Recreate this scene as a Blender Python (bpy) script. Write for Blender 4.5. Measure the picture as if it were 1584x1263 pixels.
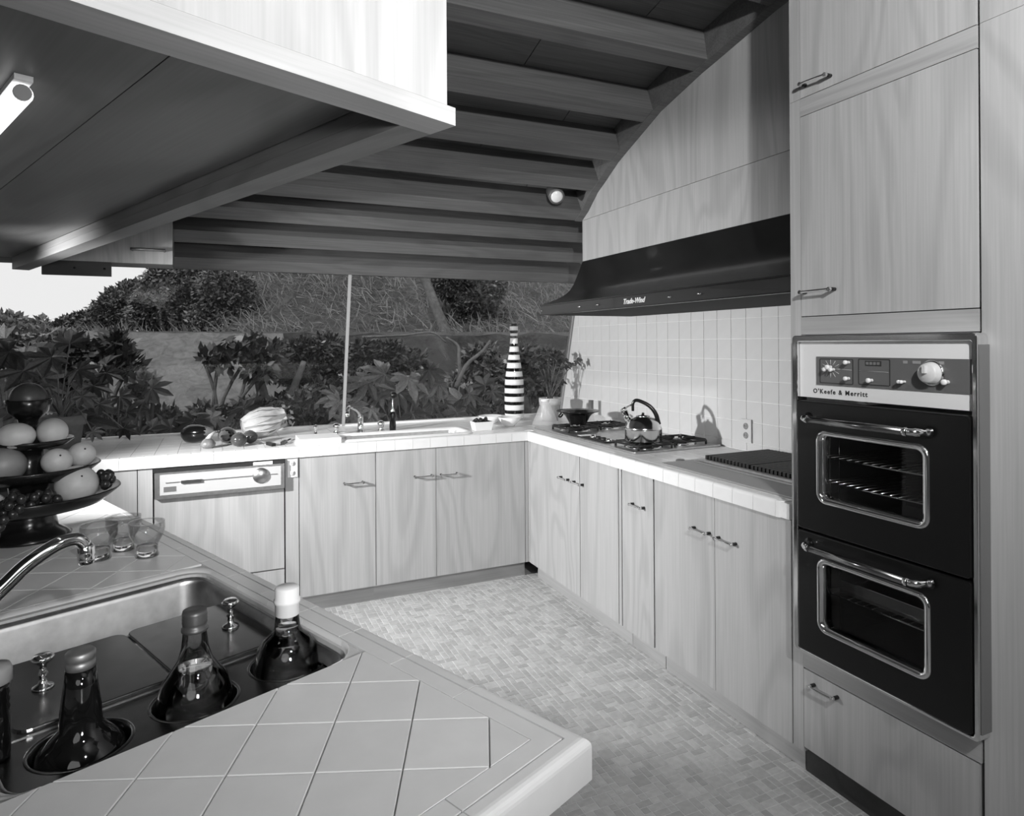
import bpy, bmesh, math, random
from mathutils import Vector, Matrix
random.seed(7)
PI = math.pi
scene = bpy.context.scene
for o in list(bpy.data.objects):
    bpy.data.objects.remove(o, do_unlink=True)
COL = scene.collection

# ------------------------------------------------------------------ camera
YAW, ROLL = math.radians(24.2824), math.radians(-0.3688)
rt = Vector((math.cos(YAW), -math.sin(YAW), 0)); up = Vector((0, 0, 1)); fw = Vector((math.sin(YAW), math.cos(YAW), 0))
r2 = rt * math.cos(ROLL) + up * math.sin(ROLL); u2 = up * math.cos(ROLL) - rt * math.sin(ROLL)
cam = bpy.data.cameras.new('camera'); camo = bpy.data.objects.new('camera', cam); COL.objects.link(camo)
cam.sensor_fit = 'HORIZONTAL'; cam.sensor_width = 36.0
cam.lens = 1012.2 / 1584 * 36
cam.shift_x = 0.0; cam.shift_y = -(631.5 - 532.2) / 1584
cam.clip_start = 0.02; cam.clip_end = 200
m = Matrix(((r2.x, u2.x, -fw.x, 0), (r2.y, u2.y, -fw.y, 0), (r2.z, u2.z, -fw.z, 1.455), (0, 0, 0, 1)))
camo.matrix_world = m
scene.camera = camo

# ------------------------------------------------------------------ world, lamps, exposure
scene.view_settings.view_transform = 'Standard'; scene.view_settings.look = 'None'
scene.view_settings.gamma = 1.0; scene.view_settings.use_curve_mapping = False
scene.view_settings.exposure = 0.0
w = bpy.data.worlds.new('sky'); scene.world = w; w.use_nodes = True
nt = w.node_tree; nt.nodes.clear()
wo = nt.nodes.new('ShaderNodeOutputWorld'); bg = nt.nodes.new('ShaderNodeBackground')
sky = nt.nodes.new('ShaderNodeTexSky'); bw = nt.nodes.new('ShaderNodeRGBToBW')
sky.sky_type = 'PREETHAM'; sky.turbidity = 6.0; sky.sun_direction = (-0.55, -0.35, 0.75)
mp = nt.nodes.new('ShaderNodeMapRange'); mp.inputs['From Min'].default_value = 0.0; mp.inputs['From Max'].default_value = 3.0
mp.inputs['To Min'].default_value = 0.88; mp.inputs['To Max'].default_value = 1.2
nt.links.new(sky.outputs[0], bw.inputs[0]); nt.links.new(bw.outputs[0], mp.inputs[0])
nt.links.new(mp.outputs[0], bg.inputs['Color']); nt.links.new(bg.outputs[0], wo.inputs[0])
bg.inputs['Strength'].default_value = 1.0

def aim(o, tgt):
    d = Vector(tgt) - o.location
    o.rotation_euler = d.to_track_quat('-Z', 'Y').to_euler()
def area(name, loc, tgt, size, watt):
    l = bpy.data.lights.new(name, 'AREA'); l.shape = 'DISK'; l.size = size; l.energy = watt
    o = bpy.data.objects.new(name, l); COL.objects.link(o); o.location = loc; aim(o, tgt); return o
def spot(name, loc, tgt, rad, watt, deg, blend=0.5):
    l = bpy.data.lights.new(name, 'SPOT'); l.shadow_soft_size = rad; l.energy = watt
    l.spot_size = math.radians(deg); l.spot_blend = blend
    o = bpy.data.objects.new(name, l); COL.objects.link(o); o.location = loc; aim(o, tgt); return o
# the photographer's two flood lamps: one at the right of the camera, one at the left behind the counter
spot('flood_lamp', (0.50, -0.45, 2.42), (1.95, 1.75, 2.85), 0.05, 235, 168, 1.0)
spot('flood_lamp', (-1.30, 2.75, 1.55), (1.4, 3.42, 0.88), 0.05, 470, 86, 1.0)
spot('front_lamp', (0.30, -0.65, 1.55), (0.05, 3.2, 1.22), 0.12, 105, 56, 0.9)
area('fill_light', (-0.6, -1.6, 2.4), (1.2, 3.2, 0.9), 1.6, 14)  # added soft fill from behind the camera, lifts floor and right cabinets
sun = bpy.data.lights.new('sun', 'SUN'); sun.energy = 2.2; sun.angle = 0.02
suno = bpy.data.objects.new('sun', sun); COL.objects.link(suno); suno.rotation_euler = Vector((0.55, 0.5, -0.7)).to_track_quat('-Z', 'Y').to_euler()

# ------------------------------------------------------------------ materials
def base(name):
    mt = bpy.data.materials.new(name); mt.use_nodes = True
    n = mt.node_tree; return mt, n, n.nodes['Principled BSDF']
def g3(v): return (v, v, v, 1)
def plain(name, v, rough=0.5, metal=0.0, spec=0.5, trans=0.0, ior=1.45, coat=0.0, noise=0.0, nscale=30.0, bump=0.0, rnd=0.0, emit=0.0):
    mt, n, p = base(name)
    p.inputs['Base Color'].default_value = g3(v); p.inputs['Roughness'].default_value = rough
    p.inputs['Metallic'].default_value = metal; p.inputs['Specular IOR Level'].default_value = spec
    p.inputs['Transmission Weight'].default_value = trans; p.inputs['IOR'].default_value = ior
    p.inputs['Coat Weight'].default_value = coat
    if emit: p.inputs['Emission Color'].default_value = g3(1); p.inputs['Emission Strength'].default_value = emit
    L = n.links
    if noise or rnd or bump:
        tc = n.nodes.new('ShaderNodeTexCoord'); nz = n.nodes.new('ShaderNodeTexNoise')
        nz.inputs['Scale'].default_value = nscale; nz.inputs['Detail'].default_value = 5
        L.new(tc.outputs['Object'], nz.inputs['Vector'])
        mr = n.nodes.new('ShaderNodeMapRange'); mr.inputs[1].default_value = 0.3; mr.inputs[2].default_value = 0.7
        mr.inputs[3].default_value = v * (1 - noise); mr.inputs[4].default_value = v * (1 + noise)
        L.new(nz.outputs['Fac'], mr.inputs[0]); out = mr.outputs[0]
        if rnd:
            oi = n.nodes.new('ShaderNodeObjectInfo'); ge = n.nodes.new('ShaderNodeNewGeometry')
            ad = n.nodes.new('ShaderNodeMath'); ad.operation = 'ADD'; L.new(oi.outputs['Random'], ad.inputs[0]); L.new(ge.outputs['Random Per Island'], ad.inputs[1])
            fr = n.nodes.new('ShaderNodeMath'); fr.operation = 'FRACT'; L.new(ad.outputs[0], fr.inputs[0])
            m2 = n.nodes.new('ShaderNodeMapRange'); m2.inputs[3].default_value = 1 - rnd; m2.inputs[4].default_value = 1 + rnd
            L.new(fr.outputs[0], m2.inputs[0])
            mu = n.nodes.new('ShaderNodeMath'); mu.operation = 'MULTIPLY'; L.new(out, mu.inputs[0]); L.new(m2.outputs[0], mu.inputs[1]); out = mu.outputs[0]
        L.new(out, p.inputs['Base Color'])
        if bump:
            b = n.nodes.new('ShaderNodeBump'); b.inputs['Strength'].default_value = bump; b.inputs['Distance'].default_value = 0.01
            L.new(nz.outputs['Fac'], b.inputs['Height']); L.new(b.outputs[0], p.inputs['Normal'])
    return mt
def wood(name, v, contrast=0.12, axis='z', rot=0.0, rough=0.42, fine=0.07, k=11.0, spec=0.4):
    mt, n, p = base(name); L = n.links
    p.inputs['Roughness'].default_value = rough; p.inputs['Specular IOR Level'].default_value = spec
    tc = n.nodes.new('ShaderNodeTexCoord'); oi = n.nodes.new('ShaderNodeObjectInfo')
    ad = n.nodes.new('ShaderNodeVectorMath'); ad.operation = 'ADD'
    sc = n.nodes.new('ShaderNodeVectorMath'); sc.operation = 'SCALE'; sc.inputs[3].default_value = 17.3
    cm = n.nodes.new('ShaderNodeCombineXYZ')
    for i in range(3): L.new(oi.outputs['Random'], cm.inputs[i])
    L.new(cm.outputs[0], sc.inputs[0]); L.new(tc.outputs['Object'], ad.inputs[0]); L.new(sc.outputs[0], ad.inputs[1])
    mpg = n.nodes.new('ShaderNodeMapping'); mpg.vector_type = 'TEXTURE'; mpg.inputs['Rotation'].default_value = (0, 0, rot)
    L.new(ad.outputs[0], mpg.inputs[0])
    def mapped(a, c):
        q = n.nodes.new('ShaderNodeMapping')
        q.inputs['Scale'].default_value = {'z': (a, a, c), 'x': (c, a, a), 'y': (a, c, a)}[axis]
        L.new(mpg.outputs[0], q.inputs[0]); return q
    q1 = mapped(2.7, 0.55); n1 = n.nodes.new('ShaderNodeTexNoise'); n1.inputs['Scale'].default_value = 1.0; n1.inputs['Detail'].default_value = 2.0; n1.inputs['Roughness'].default_value = 0.4; n1.inputs['Distortion'].default_value = 0.5
    L.new(q1.outputs[0], n1.inputs['Vector'])
    mu = n.nodes.new('ShaderNodeMath'); mu.operation = 'MULTIPLY'; mu.inputs[1].default_value = 2 * PI * k; L.new(n1.outputs['Fac'], mu.inputs[0])
    si = n.nodes.new('ShaderNodeMath'); si.operation = 'SINE'; L.new(mu.outputs[0], si.inputs[0])
    q2 = mapped(150, 3.0); n2 = n.nodes.new('ShaderNodeTexNoise'); n2.inputs['Scale'].default_value = 1.0; n2.inputs['Detail'].default_value = 3.0; L.new(q2.outputs[0], n2.inputs['Vector'])
    q3 = mapped(9, 0.5); n3 = n.nodes.new('ShaderNodeTexNoise'); n3.inputs['Scale'].default_value = 1.0; n3.inputs['Detail'].default_value = 2.0; L.new(q3.outputs[0], n3.inputs['Vector'])
    a1 = n.nodes.new('ShaderNodeMapRange'); a1.inputs[1].default_value = -0.2; a1.inputs[2].default_value = 1; a1.inputs[3].default_value = 1.0; a1.inputs[4].default_value = 1 - contrast; L.new(si.outputs[0], a1.inputs[0])
    a2 = n.nodes.new('ShaderNodeMapRange'); a2.inputs[1].default_value = 0.3; a2.inputs[2].default_value = 0.7; a2.inputs[3].default_value = 1 - fine; a2.inputs[4].default_value = 1 + fine; L.new(n2.outputs['Fac'], a2.inputs[0])
    a3 = n.nodes.new('ShaderNodeMapRange'); a3.inputs[1].default_value = 0.3; a3.inputs[2].default_value = 0.7; a3.inputs[3].default_value = v * 0.96; a3.inputs[4].default_value = v * 1.04; L.new(n3.outputs['Fac'], a3.inputs[0])
    m1 = n.nodes.new('ShaderNodeMath'); m1.operation = 'MULTIPLY'; L.new(a1.outputs[0], m1.inputs[0]); L.new(a2.outputs[0], m1.inputs[1])
    m2 = n.nodes.new('ShaderNodeMath'); m2.operation = 'MULTIPLY'; L.new(m1.outputs[0], m2.inputs[0]); L.new(a3.outputs[0], m2.inputs[1])
    L.new(m2.outputs[0], p.inputs['Base Color'])
    return mt
def thin_glass(name, tint=0.97, refl=1.0):
    mt = bpy.data.materials.new(name); mt.use_nodes = True; n = mt.node_tree; n.nodes.clear()
    o = n.nodes.new('ShaderNodeOutputMaterial'); mx = n.nodes.new('ShaderNodeMixShader'); t = n.nodes.new('ShaderNodeBsdfTransparent'); gl = n.nodes.new('ShaderNodeBsdfGlossy'); f = n.nodes.new('ShaderNodeFresnel')
    t.inputs[0].default_value = g3(tint); gl.inputs['Roughness'].default_value = 0.0; f.inputs[0].default_value = 1.45
    mm = n.nodes.new('ShaderNodeMath'); mm.operation = 'MULTIPLY'; mm.inputs[1].default_value = refl
    n.links.new(f.outputs[0], mm.inputs[0]); n.links.new(mm.outputs[0], mx.inputs[0]); n.links.new(t.outputs[0], mx.inputs[1]); n.links.new(gl.outputs[0], mx.inputs[2]); n.links.new(mx.outputs[0], o.inputs[0])
    return mt
def ground_mat(name, lo, hi, scale, stretch=(1, 1, 1)):
    mt, n, p = base(name); L = n.links; p.inputs['Roughness'].default_value = 0.95; p.inputs['Specular IOR Level'].default_value = 0.1
    tc = n.nodes.new('ShaderNodeTexCoord'); q = n.nodes.new('ShaderNodeMapping'); q.inputs['Scale'].default_value = stretch; L.new(tc.outputs['Object'], q.inputs[0])
    n1 = n.nodes.new('ShaderNodeTexNoise'); n1.inputs['Scale'].default_value = scale; n1.inputs['Detail'].default_value = 9; n1.inputs['Roughness'].default_value = 0.75; n1.inputs['Distortion'].default_value = 1.2
    L.new(q.outputs[0], n1.inputs[0]); mr = n.nodes.new('ShaderNodeMapRange'); mr.inputs[1].default_value = 0.35; mr.inputs[2].default_value = 0.68; mr.inputs[3].default_value = lo; mr.inputs[4].default_value = hi
    L.new(n1.outputs['Fac'], mr.inputs[0]); L.new(mr.outputs[0], p.inputs['Base Color'])
    b = n.nodes.new('ShaderNodeBump'); b.inputs['Strength'].default_value = 0.6; b.inputs['Distance'].default_value = 0.05; L.new(n1.outputs['Fac'], b.inputs['Height']); L.new(b.outputs[0], p.inputs['Normal'])
    return mt

def frosted(name, v, mixf):
    mt = bpy.data.materials.new(name); mt.use_nodes = True; n = mt.node_tree; p = n.nodes['Principled BSDF']; p.inputs['Base Color'].default_value = g3(v); p.inputs['Roughness'].default_value = 0.2
    o = n.nodes['Material Output']; t = n.nodes.new('ShaderNodeBsdfTransparent'); mx = n.nodes.new('ShaderNodeMixShader'); mx.inputs[0].default_value = mixf
    n.links.new(t.outputs[0], mx.inputs[1]); n.links.new(p.outputs[0], mx.inputs[2]); n.links.new(mx.outputs[0], o.inputs[0]); return mt
M = {}
M['wood'] = wood('pale_oak_vertical', 0.43)
M['wood_h'] = wood('pale_oak_rail', 0.42, axis='x', rot=math.radians(23.2), contrast=0.10)
M['wood_y'] = wood('pale_oak_lengthwise', 0.40, axis='y', contrast=0.12)
M['wood_x'] = wood('pale_oak_crosswise', 0.40, axis='x', contrast=0.12)
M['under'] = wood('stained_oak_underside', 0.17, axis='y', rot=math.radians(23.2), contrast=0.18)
M['beam'] = wood('stained_redwood', 0.135, axis='x', contrast=0.12, fine=0.16, rough=0.6, spec=0.25)
M['deck'] = wood('stained_redwood_deck', 0.19, axis='x', contrast=0.12, fine=0.12, rough=0.65, spec=0.2)
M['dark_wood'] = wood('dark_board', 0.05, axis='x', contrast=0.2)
M['tile'] = plain('glazed_counter_tile', 0.68, 0.28, spec=0.5, noise=0.03, nscale=18, rnd=0.03)
M['tile_white'] = plain('white_counter_tile', 0.78, 0.25, spec=0.5, noise=0.02, nscale=18, rnd=0.02)
M['wall_tile'] = plain('wall_tile', 0.60, 0.3, spec=0.5, noise=0.02, nscale=12, rnd=0.02)
M['grout_light'] = plain('pale_grout', 0.80, 0.9, noise=0.05)
M['grout'] = plain('grey_grout', 0.50, 0.9, noise=0.08)
M['floor_tile'] = plain('floor_mosaic_tile', 0.49, 0.45, noise=0.10, nscale=45, rnd=0.16)
M['floor_grout'] = plain('floor_grout', 0.66, 0.9, noise=0.1, nscale=60)
M['plaster'] = plain('plaster', 0.45, 0.9, noise=0.03)
M['chrome'] = plain('chrome', 0.80, 0.08, metal=1.0)
M['kettle'] = plain('kettle_metal', 0.7, 0.16, metal=1.0)
M['steel'] = plain('brushed_steel', 0.52, 0.36, metal=1.0, noise=0.12, nscale=40)
M['steel_dark'] = plain('dark_steel', 0.30, 0.22, metal=1.0, noise=0.08, nscale=30)
M['side_metal'] = plain('satin_metal', 0.30, 0.45, metal=0.8)
M['black'] = plain('black_enamel', 0.010, 0.22, spec=0.5)
M['blackm'] = plain('black_iron', 0.012, 0.5)
M['oven_black'] = plain('oven_enamel', 0.006, 0.28, spec=0.5)
M['hood'] = plain('hood_metal', 0.010, 0.28, spec=0.7, coat=0.2)
M['cavity'] = plain('dark_cavity', 0.006, 0.8)
M['white'] = plain('white_glaze', 0.82, 0.25)
M['white_matte'] = plain('white_plastic', 0.80, 0.5)
M['panel_white'] = plain('control_panel_white', 0.52, 0.4)
M['oven_panel'] = plain('oven_panel_enamel', 0.74, 0.4)
M['grey_dark'] = plain('dark_grey_plate', 0.12, 0.4)
M['grey_mid'] = plain('mid_grey_plate', 0.28, 0.45)
M['cap_grey'] = plain('cap_metal', 0.12, 0.4, metal=0.6)
M['bar'] = plain('window_bar_paint', 0.38, 0.4)
M['cream'] = plain('cream_plastic', 0.60, 0.4)
M['ink'] = plain('dark_print', 0.03, 0.6)
M['print'] = plain('pale_print', 0.65, 0.5)
M['glass'] = plain('clear_glass', 1.0, 0.0, trans=1.0, ior=1.45)
M['bottle_glass'] = plain('clear_bottle', 0.95, 0.01, trans=1.0, ior=1.38)
M['tumbler'] = thin_glass('thin_tumbler_glass', 0.975, 0.5)
M['bottle_shell'] = thin_glass('bottle_shell_glass', 0.92, 1.0)
M['frost'] = frosted('milky_glass', 0.75, 0.22)
M['pane'] = thin_glass('window_glass', 0.97, 0.7)
M['oven_glass'] = thin_glass('oven_window_glass', 0.75, 1.0)
M['dark_glass'] = plain('dark_bottle_glass', 0.006, 0.06, spec=0.6)
M['terracotta'] = plain('terracotta', 0.20, 0.8, noise=0.12, nscale=25)
M['pale_clay'] = plain('pale_clay', 0.5, 0.8, noise=0.15, nscale=25)
M['soil'] = plain('soil', 0.03, 0.95)
M['leaf_dark'] = plain('dark_leaf', 0.04, 0.38, noise=0.35, nscale=14, rnd=0.4)
M['leaf_mid'] = plain('mid_leaf', 0.085, 0.38, noise=0.3, nscale=14, rnd=0.45)
M['leaf_pale'] = plain('pale_leaf', 0.16, 0.5, noise=0.3, nscale=14, rnd=0.4)
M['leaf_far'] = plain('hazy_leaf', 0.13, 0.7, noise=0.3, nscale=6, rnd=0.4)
M['bark'] = plain('bark', 0.09, 0.9, noise=0.3, nscale=20, bump=0.4)
M['twig'] = plain('dry_twig', 0.19, 0.9, noise=0.2, rnd=0.4)
M['orange'] = plain('citrus_skin', 0.42, 0.5, noise=0.06, nscale=60, bump=0.06)
M['lemon'] = plain('pale_fruit_skin', 0.46, 0.5, noise=0.06, nscale=40, bump=0.04)
M['dark_fruit'] = plain('dark_fruit_skin', 0.05, 0.35, noise=0.5, nscale=12)
M['mango'] = plain('mottled_fruit_skin', 0.16, 0.45, noise=0.45, nscale=9)
M['grape'] = plain('grape_skin', 0.018, 0.25, noise=0.4, nscale=40)
M['eggplant'] = plain('aubergine_skin', 0.008, 0.12, spec=0.6)
M['tomato'] = plain('tomato_skin', 0.055, 0.2)
M['bulb'] = plain('bulb_skin', 0.20, 0.35, noise=0.3)
M['cabbage'] = plain('cabbage_leaf', 0.50, 0.5, noise=0.15, nscale=20)
M['cabbage_green'] = plain('cabbage_leaf_tip', 0.22, 0.6, noise=0.4, nscale=25)
M['lawn'] = ground_mat('bank_grass', 0.10, 0.20, 9.0)
M['ledge'] = ground_mat('bank_edge', 0.10, 0.17, 5.0)
M['brush'] = ground_mat('hill_scrub', 0.015, 0.085, 6.0)
M['dirt'] = ground_mat('garden_soil', 0.02, 0.06, 4.0)

# ------------------------------------------------------------------ mesh helpers
def nb(): return bmesh.new()
def box(bm, x0, x1, y0, y1, z0, z1, mi=0):
    v = [bm.verts.new(p) for p in ((x0, y0, z0), (x1, y0, z0), (x1, y1, z0), (x0, y1, z0), (x0, y0, z1), (x1, y0, z1), (x1, y1, z1), (x0, y1, z1))]
    for f in ((0, 3, 2, 1), (4, 5, 6, 7), (0, 1, 5, 4), (1, 2, 6, 5), (2, 3, 7, 6), (3, 0, 4, 7)):
        fc = bm.faces.new([v[i] for i in f]); fc.material_index = mi
    return v
def B(x0, x1, y0, y1, z0, z1):
    bm = nb(); box(bm, min(x0, x1), max(x0, x1), min(y0, y1), max(y0, y1), min(z0, z1), max(z0, z1)); return bm
def prism(bm, pts, off, mi=0):
    a = [bm.verts.new(p) for p in pts]; b = [bm.verts.new(Vector(p) + Vector(off)) for p in pts]; n = len(pts)
    bm.faces.new(a).material_index = mi; bm.faces.new(b[::-1]).material_index = mi
    for i in range(n): bm.faces.new((a[i], a[(i + 1) % n], b[(i + 1) % n], b[i])).material_index = mi
    return bm
def lathe(bm, prof, segs=32, at=(0, 0, 0), mi=0, smooth=True, axis=None):
    """prof: (r, z) list from bottom to top; r=0 closes."""
    rings = []; at = Vector(at); R = None
    if axis is not None: R = Vector((0, 0, 1)).rotation_difference(Vector(axis)).to_matrix()
    def pt(x, y, z):
        v = Vector((x, y, z))
        return at + (R @ v if R else v)
    for r, z in prof:
        if r < 1e-6: rings.append([bm.verts.new(pt(0, 0, z))])
        else: rings.append([bm.verts.new(pt(r * math.cos(2 * PI * i / segs), r * math.sin(2 * PI * i / segs), z)) for i in range(segs)])
    for a, b in zip(rings, rings[1:]):
        for i in range(segs):
            j = (i + 1) % segs
            if len(a) == 1 and len(b) == 1: continue
            if len(a) == 1: f = bm.faces.new((a[0], b[j], b[i]))
            elif len(b) == 1: f = bm.faces.new((a[i], a[j], b[0]))
            else: f = bm.faces.new((a[i], a[j], b[j], b[i]))
            f.smooth = smooth; f.material_index = mi
    return bm
def tube(bm, pts, r, segs=10, mi=0, caps=True):
    pts = [Vector(p) for p in pts]; rs = r if isinstance(r, (list, tuple)) else [r] * len(pts)
    rings = []; prev = None
    for i, p in enumerate(pts):
        t = (pts[min(i + 1, len(pts) - 1)] - pts[max(i - 1, 0)]).normalized()
        if prev is None:
            a = t.orthogonal().normalized()
        else:
            a = (prev - t * prev.dot(t)).normalized()
        prev = a; b = t.cross(a)
        rings.append([bm.verts.new(p + (a * math.cos(2 * PI * k / segs) + b * math.sin(2 * PI * k / segs)) * rs[i]) for k in range(segs)])
    for A, Bq in zip(rings, rings[1:]):
        for k in range(segs):
            f = bm.faces.new((A[k], A[(k + 1) % segs], Bq[(k + 1) % segs], Bq[k])); f.smooth = True; f.material_index = mi
    if caps:
        bm.faces.new(rings[0][::-1]).material_index = mi; bm.faces.new(rings[-1]).material_index = mi
    return bm
def curve_pts(ctrl, n=16):
    """Catmull-Rom through control points."""
    c = [Vector(p) for p in ctrl]; c = [c[0] * 2 - c[1]] + c + [c[-1] * 2 - c[-2]]; out = []
    for i in range(1, len(c) - 2):
        for k in range(n):
            t = k / n; a, b, d, e = c[i - 1], c[i], c[i + 1], c[i + 2]
            out.append(0.5 * ((2 * b) + (d - a) * t + (2 * a - 5 * b + 4 * d - e) * t * t + (3 * b - a - 3 * d + e) * t ** 3))
    out.append(c[-2]); return out
def ball(bm, c, r, seg=16, ring=10, sc=(1, 1, 1), mi=0, jit=0.0, rot=None):
    mat = Matrix.Translation(c)
    if rot is not None: mat = mat @ rot
    mat = mat @ Matrix.Diagonal((r * sc[0], r * sc[1], r * sc[2], 1))
    d = bmesh.ops.create_uvsphere(bm, u_segments=seg, v_segments=ring, radius=1.0, matrix=mat)
    for v in d['verts']:
        if jit: v.co += Vector((random.uniform(-1, 1), random.uniform(-1, 1), random.uniform(-1, 1))) * jit * r
        for f in v.link_faces: f.smooth = True; f.material_index = mi
def rrect(x0, x1, y0, y1, r, n=6):
    out = []
    for cx, cy, a in ((x1 - r, y1 - r, 0), (x0 + r, y1 - r, 90), (x0 + r, y0 + r, 180), (x1 - r, y0 + r, 270)):
        for i in range(n + 1):
            t = math.radians(a + 90 * i / n); out.append((cx + r * math.cos(t), cy + r * math.sin(t)))
    return out
def ring_strip(bm, loops, closed=True, mi=0, smooth=True):
    L = [[bm.verts.new(p) for p in lp] for lp in loops]; n = len(L[0])
    for a, b in zip(L, L[1:]):
        for i in range(n if closed else n - 1):
            f = bm.faces.new((a[i], a[(i + 1) % n], b[(i + 1) % n], b[i])); f.smooth = smooth; f.material_index = mi
    return L
def bevel(bm, w_, seg=2):
    es = [e for e in bm.edges if len(e.link_faces) == 2 and e.calc_face_angle(0) > 0.6]
    bmesh.ops.bevel(bm, geom=es, offset=w_, segments=seg, affect='EDGES', profile=0.5); return bm

def finish(name, bm, mats):
    bmesh.ops.recalc_face_normals(bm, faces=bm.faces)
    me = bpy.data.meshes.new(name); bm.to_mesh(me); bm.free()
    for q in (mats if isinstance(mats, (list, tuple)) else [mats]): me.materials.append(q)
    return me
def part(name, bm, mat, root=None, label=None, kind=None, loc=None):
    """one mesh object; verts are given in world space and moved into the root's space"""
    off = None
    if root is not None:
        off = world_loc(root)
    elif loc is not None: off = Vector(loc)
    if off is not None: bmesh.ops.translate(bm, vec=-off, verts=bm.verts)
    o = bpy.data.objects.new(name, finish(name, bm, mat)); COL.objects.link(o)
    if root is not None: o.parent = root
    elif loc is not None: o.location = loc
    if label: o['label'] = label
    if kind: o['kind'] = kind
    return o
def world_loc(o):
    v = Vector(o.location)
    while o.parent: o = o.parent; v = v + Vector(o.location)
    return v
def inst(name, me, root, loc, rot=(0, 0, 0), sc=(1, 1, 1)):
    o = bpy.data.objects.new(name, me); COL.objects.link(o); o.parent = root
    o.location = Vector(loc) - world_loc(root); o.rotation_euler = rot; o.scale = sc; return o
def thing(name, label, cat, loc, group=None):
    o = bpy.data.objects.new(name, None); COL.objects.link(o); o.location = loc; o.empty_display_size = 0.05
    o['label'] = label; o['category'] = cat
    if group: o['group'] = group
    return o
def tag(o, label, cat, group=None):
    o['label'] = label; o['category'] = cat
    if group: o['group'] = group
    return o
def struct(name, bm, mat):
    o = part(name, bm, mat); o['kind'] = 'structure'; return o
def text_mesh(name, body, size, depth, root, origin, xdir, ydir, mat, font_shear=0.0, bold=0.0, align='CENTER', space=1.0):
    cu = bpy.data.curves.new(name, 'FONT'); cu.body = body; cu.size = size; cu.extrude = depth; cu.align_x = align; cu.align_y = 'CENTER'; cu.shear = font_shear; cu.offset = bold; cu.space_character = space; cu.resolution_u = 3
    t = bpy.data.objects.new(name, cu); COL.objects.link(t)
    dg = bpy.context.evaluated_depsgraph_get(); dg.update(); me = bpy.data.meshes.new_from_object(t.evaluated_get(dg)); bpy.data.objects.remove(t, do_unlink=True)
    x = Vector(xdir).normalized(); y = Vector(ydir).normalized(); z = x.cross(y)
    mt4 = Matrix(((x.x, y.x, z.x, 0), (x.y, y.y, z.y, 0), (x.z, y.z, z.z, 0), (0, 0, 0, 1)))
    me.transform(Matrix.Translation(Vector(origin) - world_loc(root)) @ mt4)
    me.materials.clear(); me.materials.append(mat)
    o = bpy.data.objects.new(name, me); COL.objects.link(o); o.parent = root; return o
# polygon clipping (2-D, convex)
def clip(poly, nx, ny, d):
    out = []
    for i in range(len(poly)):
        a, b = poly[i], poly[(i + 1) % len(poly)]
        da = a[0] * nx + a[1] * ny - d; db = b[0] * nx + b[1] * ny - d
        if da <= 0: out.append(a)
        if (da < 0 < db) or (db < 0 < da):
            t = da / (da - db); out.append((a[0] + (b[0] - a[0]) * t, a[1] + (b[1] - a[1]) * t))
    return out
def clip_rect(poly, x0, x1, y0, y1):
    for nx, ny, d in ((-1, 0, -x0), (1, 0, x1), (0, -1, -y0), (0, 1, y1)):
        if len(poly) < 3: return []
        poly = clip(poly, nx, ny, d)
    return poly if len(poly) >= 3 and abs(poly_area(poly)) > 1e-5 else []
def poly_area(p): return 0.5 * sum(p[i][0] * p[(i + 1) % len(p)][1] - p[(i + 1) % len(p)][0] * p[i][1] for i in range(len(p)))
def dedupe(p):
    o = []
    for q in p:
        if not o or (abs(q[0] - o[-1][0]) + abs(q[1] - o[-1][1])) > 1e-5: o.append(q)
    if len(o) > 1 and abs(o[0][0] - o[-1][0]) + abs(o[0][1] - o[-1][1]) < 1e-5: o.pop()
    return o

# ================================================================== THE SETTING
XR, YB, XW, ZC, ZU = 1.757, 3.66, 2.41, 0.914, 0.856        # right cabinet faces, back cabinet faces, right wall, counter top, counter underside
GS = 0.281                                                   # the window leans outwards at the foot
def gy(z): return 4.436 - GS * (z - 0.914)
PA = math.radians(23.2)
PN = Vector((math.cos(PA), math.sin(PA), 0)); PD = Vector((-math.sin(PA), math.cos(PA), 0)); PK = Vector((0.466, 0.775, 0))
def P(s, w_, z): return PK + PD * s - PN * w_ + Vector((0, 0, z))          # peninsula: s along it from its free end, w in from its long edge
def in_frame(p):
    d = Vector(p) - Vector((0, 0, 1.455)); zc = d.dot(fw)
    if zc < 0.2: return None
    x = 792 + 1012.2 * d.dot(r2) / zc; y = 532.2 - 1012.2 * d.dot(u2) / zc
    return (x, y, 1012.2 / zc) if -10 < x < 1594 and -10 < y < 1273 else None

# ---- floor
floor = struct('floor', B(-4, XW, -3, 4.6, -0.06, -0.002), M['floor_grout'])
U = 0.0275
occ = {}; tiles = []
nx, ny = int(2.5 / U), int(3.45 / U); X0, Y0 = -0.62, 0.30
rf = random.Random(11)
for j in range(ny):
    for i in range(nx):
        if (i, j) in occ: continue
        sizes = [(1, 2)] * 5 + [(2, 1)] * 5 + [(2, 2)] * 2 + [(1, 1)] * 2
        rf.shuffle(sizes)
        for a, b in sizes + [(1, 1)]:
            if i + a <= nx and j + b <= ny and all((i + p, j + q) not in occ for p in range(a) for q in range(b)):
                for p in range(a):
                    for q in range(b): occ[(i + p, j + q)] = 1
                c = Vector((X0 + (i + a / 2) * U, Y0 + (j + b / 2) * U, 0))
                if (c - PK).dot(PN) > -0.10 and c.x < XR + 0.075 and c.y < 3.735: tiles.append((c, a, b))
                break
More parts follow.
